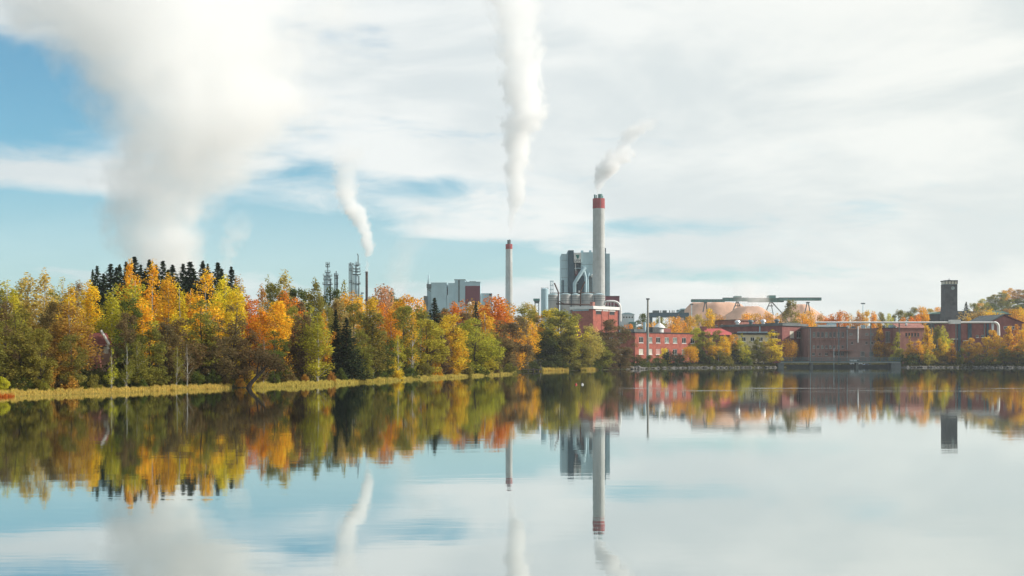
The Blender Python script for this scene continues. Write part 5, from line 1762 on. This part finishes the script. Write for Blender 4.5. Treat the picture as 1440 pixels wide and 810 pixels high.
def bridge():
    D = 556
    s = D / F
    x0 = PX(1098, D)
    t = thing('footbridge', 'long low grey-green bridge with railing on concrete piers', 'bridge', (x0, D, 0))
    u = lambda p: (p - 1098) * s
    v = lambda p: PZ(p, D)
    L = u(1266)
    gm = mat('bridge_paint', (0.075, 0.14, 0.15), 0.6, 0.15, 0.3, 0.35, streak=0.2)
    MB().box(0, L, 0, 4.0, v(510.4), v(508.8)).build('deck', mat('bridge_concrete', (0.30, 0.33, 0.325), 0.8, 0.12, 0.3), t)
    MB().box(0, L, -0.25, -0.02, v(508.9), v(508.0)).build('edge_girder', gm, t)
    for y in (-0.1, 3.9):
        MB().tube([(0, y, v(503.2)), (L, y, v(503.2))], 0.11, 6).build('handrail', gm, t)
        MB().tube([(0, y, v(505.4)), (L, y, v(505.4))], 0.06, 6).build('rail', gm, t)
    pm = MB().box(-0.06, 0.06, -0.06, 0.06, 0, v(503.2) - v(508.8)).mesh('rail_post'); pm.materials.append(gm)
    n = 38
    for i in range(n + 1):
        link('rail_post', pm, t, (L * i / n, -0.1, v(508.8)))
    bm_ = MB()
    k = 170
    for i in range(k):
        xx = L * (i + 0.5) / k
        bm_.box(xx - 0.035, xx + 0.035, -0.13, -0.08, v(508.7), v(503.3))
    tag(bm_.build('baluster', gm, t), kind='stuff')
    for p in (1142, 1206):
        MB().box(u(p) - 0.55, u(p) + 0.55, 0.4, 3.6, -2, v(510.4) - 0.01).build('pier', QUAY, t)
    for p0, p1 in ((1253, 1266.5), (1094, 1102)):
        MB().box(u(p0), u(p1), -0.6, 5, -2, v(510.5)).build('abutment', QUAY, t)
    # quay wall behind
    D2 = 570
    w = thing('quay_wall', 'dark stone quay wall under the long bridge', 'wall', (PX(1096, D2), D2, 0))
    MB().box(0, PX(1268, D2) - PX(1096, D2), 0, 3, -2, 1.2).build('wall', mat('quay_stone', (0.035, 0.042, 0.045), 0.9, 0.3, 0.5), w)


bridge()


def vehicle(name, label, cat, px, D, z, L, W, H, col, van):
    x = PX(px, D)
    t = thing(name, label, cat, (x, D, z))
    pm = mat(name + '_paint', col, 0.35, 0.05, 1.0, 0.5)
    h0 = 0.35
    if van:
        prof = [(0, h0), (L, h0), (L, H * 0.48), (L - 0.9, H * 0.55), (L - 1.7, H), (0.1, H), (0, H * 0.9)]
    else:
        prof = [(0, h0), (L, h0), (L, H * 0.56), (L * 0.76, H * 0.62), (L * 0.60, H), (L * 0.28, H), (L * 0.10, H * 0.64), (0, H * 0.6)]
    MB().poly(prof, 0, W).build('body', pm, t)
    if van:
        MB().poly([(L - 2.5, H * 0.56), (L - 1.1, H * 0.56), (L - 1.75, H * 0.92), (L - 2.5, H * 0.92)], -0.02, -0.005).build('side_window', GLASS, t)
    else:
        MB().poly([(L * 0.20, H * 0.66), (L * 0.68, H * 0.66), (L * 0.58, H * 0.94), (L * 0.31, H * 0.94)], -0.02, -0.005).build('side_window', GLASS, t)
    for xx in (L * 0.18, L * 0.80):
        for yy in (0.06, W - 0.06):
            m = MB()
            ring = [(xx + 0.36 * math.cos(a), 0.36 + 0.36 * math.sin(a)) for a in np.linspace(0, 6.283, 14, endpoint=False)]
            m.poly(ring, yy - 0.12, yy + 0.12)
            m.build('wheel', ROOF_DARK, t)


vehicle('delivery_van', 'white delivery van parked by the dark entrance behind the bridge', 'van', 1196, 576, gz(PX(1196, 576), 576), 5.6, 2.0, 2.5, (0.62, 0.66, 0.68), True)
vehicle('parked_car', 'pale blue car parked at the bridge end of the brown mill', 'car', 1213, 572.6, gz(PX(1213, 572.6), 572.6), 4.4, 1.7, 1.45, (0.42, 0.52, 0.66), False)


def jetty():
    D = 372
    s = D / F
    x = PX(727, D)
    t = thing('jetty', 'low dark timber jetty between the reed beds', 'jetty', (x, D, 0), math.radians(4))
    L = 36 * s
    n = 26
    pm = MB().box(0.02, L / n - 0.03, 0, 2.4, 0.62, 0.70).mesh('plank'); pm.materials.append(TIMBER)
    for i in range(n):
        link('plank', pm, t, (L * i / n, 0, rnd.uniform(-0.01, 0.01)))
    for y in (0.3, 2.1):
        MB().box(0, L, y - 0.08, y + 0.08, 0.42, 0.62).build('beam', TIMBER, t)
    for i in range(5):
        for y in (0.2, 2.2):
            MB().tube([(L * (i + 0.3) / 5, y, -1), (L * (i + 0.3) / 5, y, 1.0 if i % 2 else 0.62)], 0.11, 7).build('pile', TIMBER, t)
    MB().tube([(L * 0.93, 0.3, 0.6), (L * 0.93, 0.3, 1.9)], 0.14, 7).build('mooring_post', TIMBER, t)


jetty()


def rocks():
    rs = np.random.RandomState(9)
    bases = []
    for k in range(6):
        bm = bmesh.new()
        bmesh.ops.create_icosphere(bm, subdivisions=2, radius=1.0)
        for v in bm.verts:
            p = v.co.normalized()
            f = 1 + 0.22 * math.sin(3.1 * p.x + k) * math.cos(2.7 * p.y + 2 * k) + 0.15 * math.sin(5 * p.z + 3 * k + 4 * p.x)
            v.co = Vector((p.x * f, p.y * f * 0.8, p.z * f * 0.62))
        me = bpy.data.meshes.new('boulder'); bm.to_mesh(me); bm.free()
        me.materials.append(STONE)
        bases.append(me)
    labs = ['grey boulder on the rocky tip nearest the brown alders', 'flat grey boulder on the rocky tip, next to the alders', 'broad boulder in the middle of the rocky tip', 'pale boulder on the rocky tip, beside the outermost stone', 'palest outermost stone of the rocky tip below the brick block', 'small dark stone in front of the rocky tip']
    for i, (px, r) in enumerate(((886, 1.3), (891, 1.1), (896, 1.5), (900.5, 0.95), (905, 0.9), (893.5, 0.7))):
        D = shore_D(px) - (0.3 if i < 5 else 2.0)
        o = link('boulder', bases[i % 6], None, (PX(px, D), D, 0.28 * r))
        o.scale = (r * 1.3, r, r)
        o.rotation_euler = (0, 0, rs.uniform(0, 6))
        tag(o, labs[i], 'boulder', 'boulders of the rocky tip')
    # stony edge of the far bank
    V, Q, k = [], [], 0
    src = bases[0]
    vsrc = [np.array([v.co[:] for v in b.vertices]) for b in bases]
    tsrc = [np.array([p.vertices[:] for p in b.polygons]) for b in bases]
    for i in range(520):
        px = rs.choice([rs.uniform(880, 1100), rs.uniform(1266, 1450)])
        D = shore_D(px) + rs.uniform(-0.8, 2.2)
        r = rs.uniform(0.25, 0.75)
        a = rs.uniform(0, 6.28)
        p = vsrc[i % 6] * r * np.array([1.2, 1, 0.9])
        c, s_ = math.cos(a), math.sin(a)
        p = np.c_[p[:, 0] * c - p[:, 1] * s_, p[:, 0] * s_ + p[:, 1] * c, p[:, 2]]
        p += np.array([PX(px, D), D, max(0.05, float(gz(PX(px, D), D)))])
        V.append(p); Q.append(tsrc[i % 6] + k); k += len(p)
    me = mesh_np('shore_stones', np.vstack(V), None, np.vstack(Q))
    me.materials.append(STONE)
    tag(link('shore_stones', me), 'grey stones lining the far bank', 'stones', kind='stuff')


rocks()


def buoy(px, py, col, label):
    D = CH * F / (py - HZ)
    x = PX(px, D)
    t = thing('buoy', label, 'buoy', (x, D, 0))
    m = MB(); m.lathe([(0.03, -0.15), (0.12, -0.10), (0.16, 0.0), (0.15, 0.10), (0.08, 0.17), (0.04, 0.19)], 14)
    m.build('float', mat(col[0], col[1], 0.4, 0.05), t, True)
    m = MB(); m.lathe([(0.03, 0.185), (0.03, 0.27), (0.01, 0.28)], 8); m.build('eye', STEEL_MID, t)


buoy(810, 541, ('buoy_red', (0.55, 0.06, 0.05)), 'small red buoy floating off the point')
buoy(819, 541, ('buoy_white', (0.75, 0.75, 0.72)), 'small white buoy floating off the point')


def light_mast(px, ytop, D, label, k=1.0):
    x = PX(px, D)
    t = thing('light_mast', label, 'mast', (x, D, gz(x, D)), 0, 'slender light masts')
    H = PZ(ytop, D) - t.location.z
    m = MB(); m.tube([(0, 0, -1), (0, 0, H)], [0.28 * k, 0.14 * k], 7); m.build('pole', STEEL_GREY, t, True)
    MB().box(-0.9 * k, 0.9 * k, -0.3, 0.3, H, H + 0.5 * k).build('lamp_head', STEEL_MID, t)


light_mast(972.6, 428.6, 960, 'light mast at the low end of the teal conveyor', 1.4)
light_mast(1213.6, 427.6, 960, 'thin light mast above the orange trees behind the brown mill', 1.8)
light_mast(1172.6, 490, 566, 'short lamp post at the bridge before the brown mill', 0.4)


# ------------------------------------------------------------------ steam (real volumes)
def plume(label, D, pts, dens, seed, nscale, amp=1.25, core=0.25, shadow=0.0, step=0.2, fine=0.0):
    """pts: (px, py, radius px, density factor) from the mouth upwards"""
    s = D / F
    P = [(PX(a, D), PZ(b, D), c * s, k) for a, b, c, k in pts]
    x0, z0 = P[0][0], P[0][1]
    z1 = P[-1][1]
    span = max(abs(p[0] - x0) + p[2] for p in P) * 1.05
    Rm = max(p[2] for p in P)
    zs = np.linspace(z0, z1, 40)
    px_ = np.interp(zs, [p[1] for p in P], [p[0] - x0 for p in P])
    pr_ = np.interp(zs, [p[1] for p in P], [p[2] for p in P])
    n = 20
    V, Q = [], []
    for x, r, z in zip(px_, pr_, zs):
        for k in range(n):
            a = 6.28318 * k / n
            V.append((x + 1.5 * r * math.cos(a), 1.5 * r * math.sin(a), z - z0))
    m = MB()
    for i in range(len(zs) - 1):
        for k in range(n):
            k2 = (k + 1) % n
            Q.append((i * n + k, i * n + k2, (i + 1) * n + k2, (i + 1) * n + k))
    Q.append(tuple(range(n))[::-1]); Q.append(tuple((len(zs) - 1) * n + k for k in range(n)))
    m.add(V, Q)
    mt = bpy.data.materials.new('steam')
    mt.use_nodes = True
    t = mt.node_tree
    t.nodes.clear()
    q = NT(t)
    out = q.n('ShaderNodeOutputMaterial')
    pv = q.n('ShaderNodeVolumePrincipled')
    pv.inputs['Color'].default_value = (1, 1, 1, 1)
    pv.inputs['Anisotropy'].default_value = 0.15
    tc = q.n('ShaderNodeTexCoord')
    sp = q.n('ShaderNodeSeparateXYZ')
    q.link(tc.outputs['Object'], sp.inputs[0])
    zt = q.m('DIVIDE', sp.outputs[2], z1 - z0)
    rp = q.n('ShaderNodeValToRGB')
    rp.color_ramp.interpolation = 'LINEAR'
    el = rp.color_ramp.elements
    while len(el) > 1:
        el.remove(el[-1])
    for i, p in enumerate(P):
        pos = (p[1] - z0) / (z1 - z0)
        e = el[0] if i == 0 else el.new(pos)
        e.position = pos
        e.color = (0.5 + 0.5 * (p[0] - x0) / span, p[2] / Rm, p[3], 1)
    q.link(zt, rp.inputs[0])
    sc_ = q.n('ShaderNodeSeparateColor')
    q.link(rp.outputs[0], sc_.inputs[0])
    cx = q.m('MULTIPLY', q.m('SUBTRACT', sc_.outputs[0], 0.5), 2 * span)
    r = q.m('MAXIMUM', q.m('MULTIPLY', sc_.outputs[1], Rm), 0.5)
    dx = q.m('DIVIDE', q.m('SUBTRACT', sp.outputs[0], cx), r)
    dy = q.m('DIVIDE', sp.outputs[1], r)
    dist = q.m('SQRT', q.m('ADD', q.m('MULTIPLY', dx, dx), q.m('MULTIPLY', dy, dy)))
    of = q.n('ShaderNodeVectorMath', operation='ADD')
    q.link(tc.outputs['Object'], of.inputs[0])
    of.inputs[1].default_value = (seed * 131.0, seed * 71.0, seed * 17.0)
    nz = q.noise(of.outputs[0], nscale, 3.0, 0.55, 0.3)
    nf = q.noise(of.outputs[0], nscale * 3.1, 3.0, 0.6, 0.2)
    dd = q.m('ADD', dist, q.m('MULTIPLY', q.m('SUBTRACT', nz, 0.5), amp * 2))
    dd = q.m('ADD', dd, q.m('MULTIPLY', q.m('SUBTRACT', nf, 0.5), fine * 2))
    de = q.mr(dd, 1.0, core, 0.0, 1.0)
    de = q.m('MULTIPLY', q.m('MULTIPLY', de, sc_.outputs[2]), dens)
    q.link(de, pv.inputs['Density'])
    q.link(pv.outputs[0], out.inputs['Volume'])
    mt.cycles.volume_step_rate = step
    mt.cycles.volume_sampling = 'MULTIPLE_IMPORTANCE'
    o = m.build('steam_plume', mt)
    o.location = (x0, D, z0)
    return tag(o, label, 'steam', kind='stuff')


plume('huge soft white steam cloud rising behind the wooded hill', 800,
      [(234, 400, 64, 1), (236, 360, 72, 1), (246, 320, 84, 0.95), (262, 270, 102, 0.8), (282, 210, 126, 0.65), (284, 150, 150, 0.55), (262, 90, 186, 0.5), (226, 30, 228, 0.42), (196, -40, 266, 0.32), (170, -110, 290, 0.2), (150, -170, 300, 0.0)],
      0.055, 3, 0.017, 1.2, 0.35, step=0.4, fine=0.6)
plume('thin wisp of steam beside the huge steam cloud', 780,
      [(312, 388, 12, 0.4), (318, 362, 16, 0.9), (324, 340, 18, 0.8), (336, 318, 22, 0.5), (342, 292, 24, 0.0)], 0.045, 5, 0.075, 1.5, 0.4, step=0.2, fine=0.8)
plume('white steam twisting up from the thin brown stack', 900,
      [(515.8, 383, 3.2, 1), (516.5, 370, 5.5, 1), (517, 348, 8.5, 1), (514, 330, 11, 1), (506, 314, 14, 1), (496, 300, 17, 0.9), (490, 280, 17, 0.55), (485, 255, 19, 0.4), (486, 232, 22, 0.22), (490, 200, 26, 0.0)], 0.22, 7, 0.075, 1.2, 0.5, step=0.18, fine=0.8)
plume('tall column of white steam above the slim chimney', 1000,
      [(717, 330, 2.5, 0.35), (718, 320, 4.5, 0.7), (720, 306, 8, 1), (723, 290, 10, 1), (727, 265, 16, 1), (727, 235, 20, 1), (728, 205, 23, 1), (733, 170, 28, 1), (737, 130, 32, 0.8), (734, 90, 33, 0.55), (727, 50, 36, 0.4), (722, 0, 40, 0.3), (718, -60, 44, 0.2), (716, -110, 46, 0.0)], 0.12, 9, 0.050, 1.1, 0.6, step=0.18, fine=0.6)
plume('white puffs of steam drifting off the tallest chimney', 905,
      [(840, 273, 3, 0.7), (841, 264, 6, 0.7), (845, 254, 8, 0.55), (851, 244, 13, 0.9), (861, 231, 20, 1), (868, 218, 18, 0.5), (878, 204, 15, 0.18), (892, 188, 17, 0.3), (906, 176, 20, 0.3), (914, 164, 18, 0.0)], 0.26, 12, 0.085, 1.5, 0.6, step=0.12, fine=0.9)
plume('faint steam drifting over the pale mill blocks', 1020,
      [(560, 430, 16, 0.4), (562, 400, 24, 0.8), (566, 375, 26, 0.7), (580, 345, 28, 0.4), (596, 310, 32, 0.2), (600, 270, 36, 0.0)], 0.026, 14, 0.045, 1.2, 0.3, step=0.2, fine=0.5)
plume('thin steam blowing across the teal conveyor', 985,
      [(1062, 440, 16, 0.3), (1060, 428, 22, 0.9), (1058, 420, 26, 1), (1052, 408, 28, 0.5), (1046, 390, 30, 0.25), (1040, 360, 36, 0.0)], 0.040, 16, 0.06, 1.2, 0.3, step=0.2, fine=0.6)

# ------------------------------------------------------------------ air
def haze():
    o = MB().box(-3950, 3950, -1000, 4100, -5, 420)
    mt = bpy.data.materials.new('haze')
    mt.use_nodes = True
    t = mt.node_tree
    t.nodes.clear()
    q = NT(t)
    out = q.n('ShaderNodeOutputMaterial')
    pv = q.n('ShaderNodeVolumePrincipled')
    pv.inputs['Color'].default_value = (0.86, 0.93, 1.0, 1)
    pv.inputs['Density'].default_value = 0.00008
    pv.inputs['Anisotropy'].default_value = 0.2
    q.link(pv.outputs[0], out.inputs['Volume'])
    ob = o.build('haze', mt)
    tag(ob, 'thin pale autumn air over lake and town', 'haze', kind='stuff')


HAZE = True
if HAZE:
    haze()
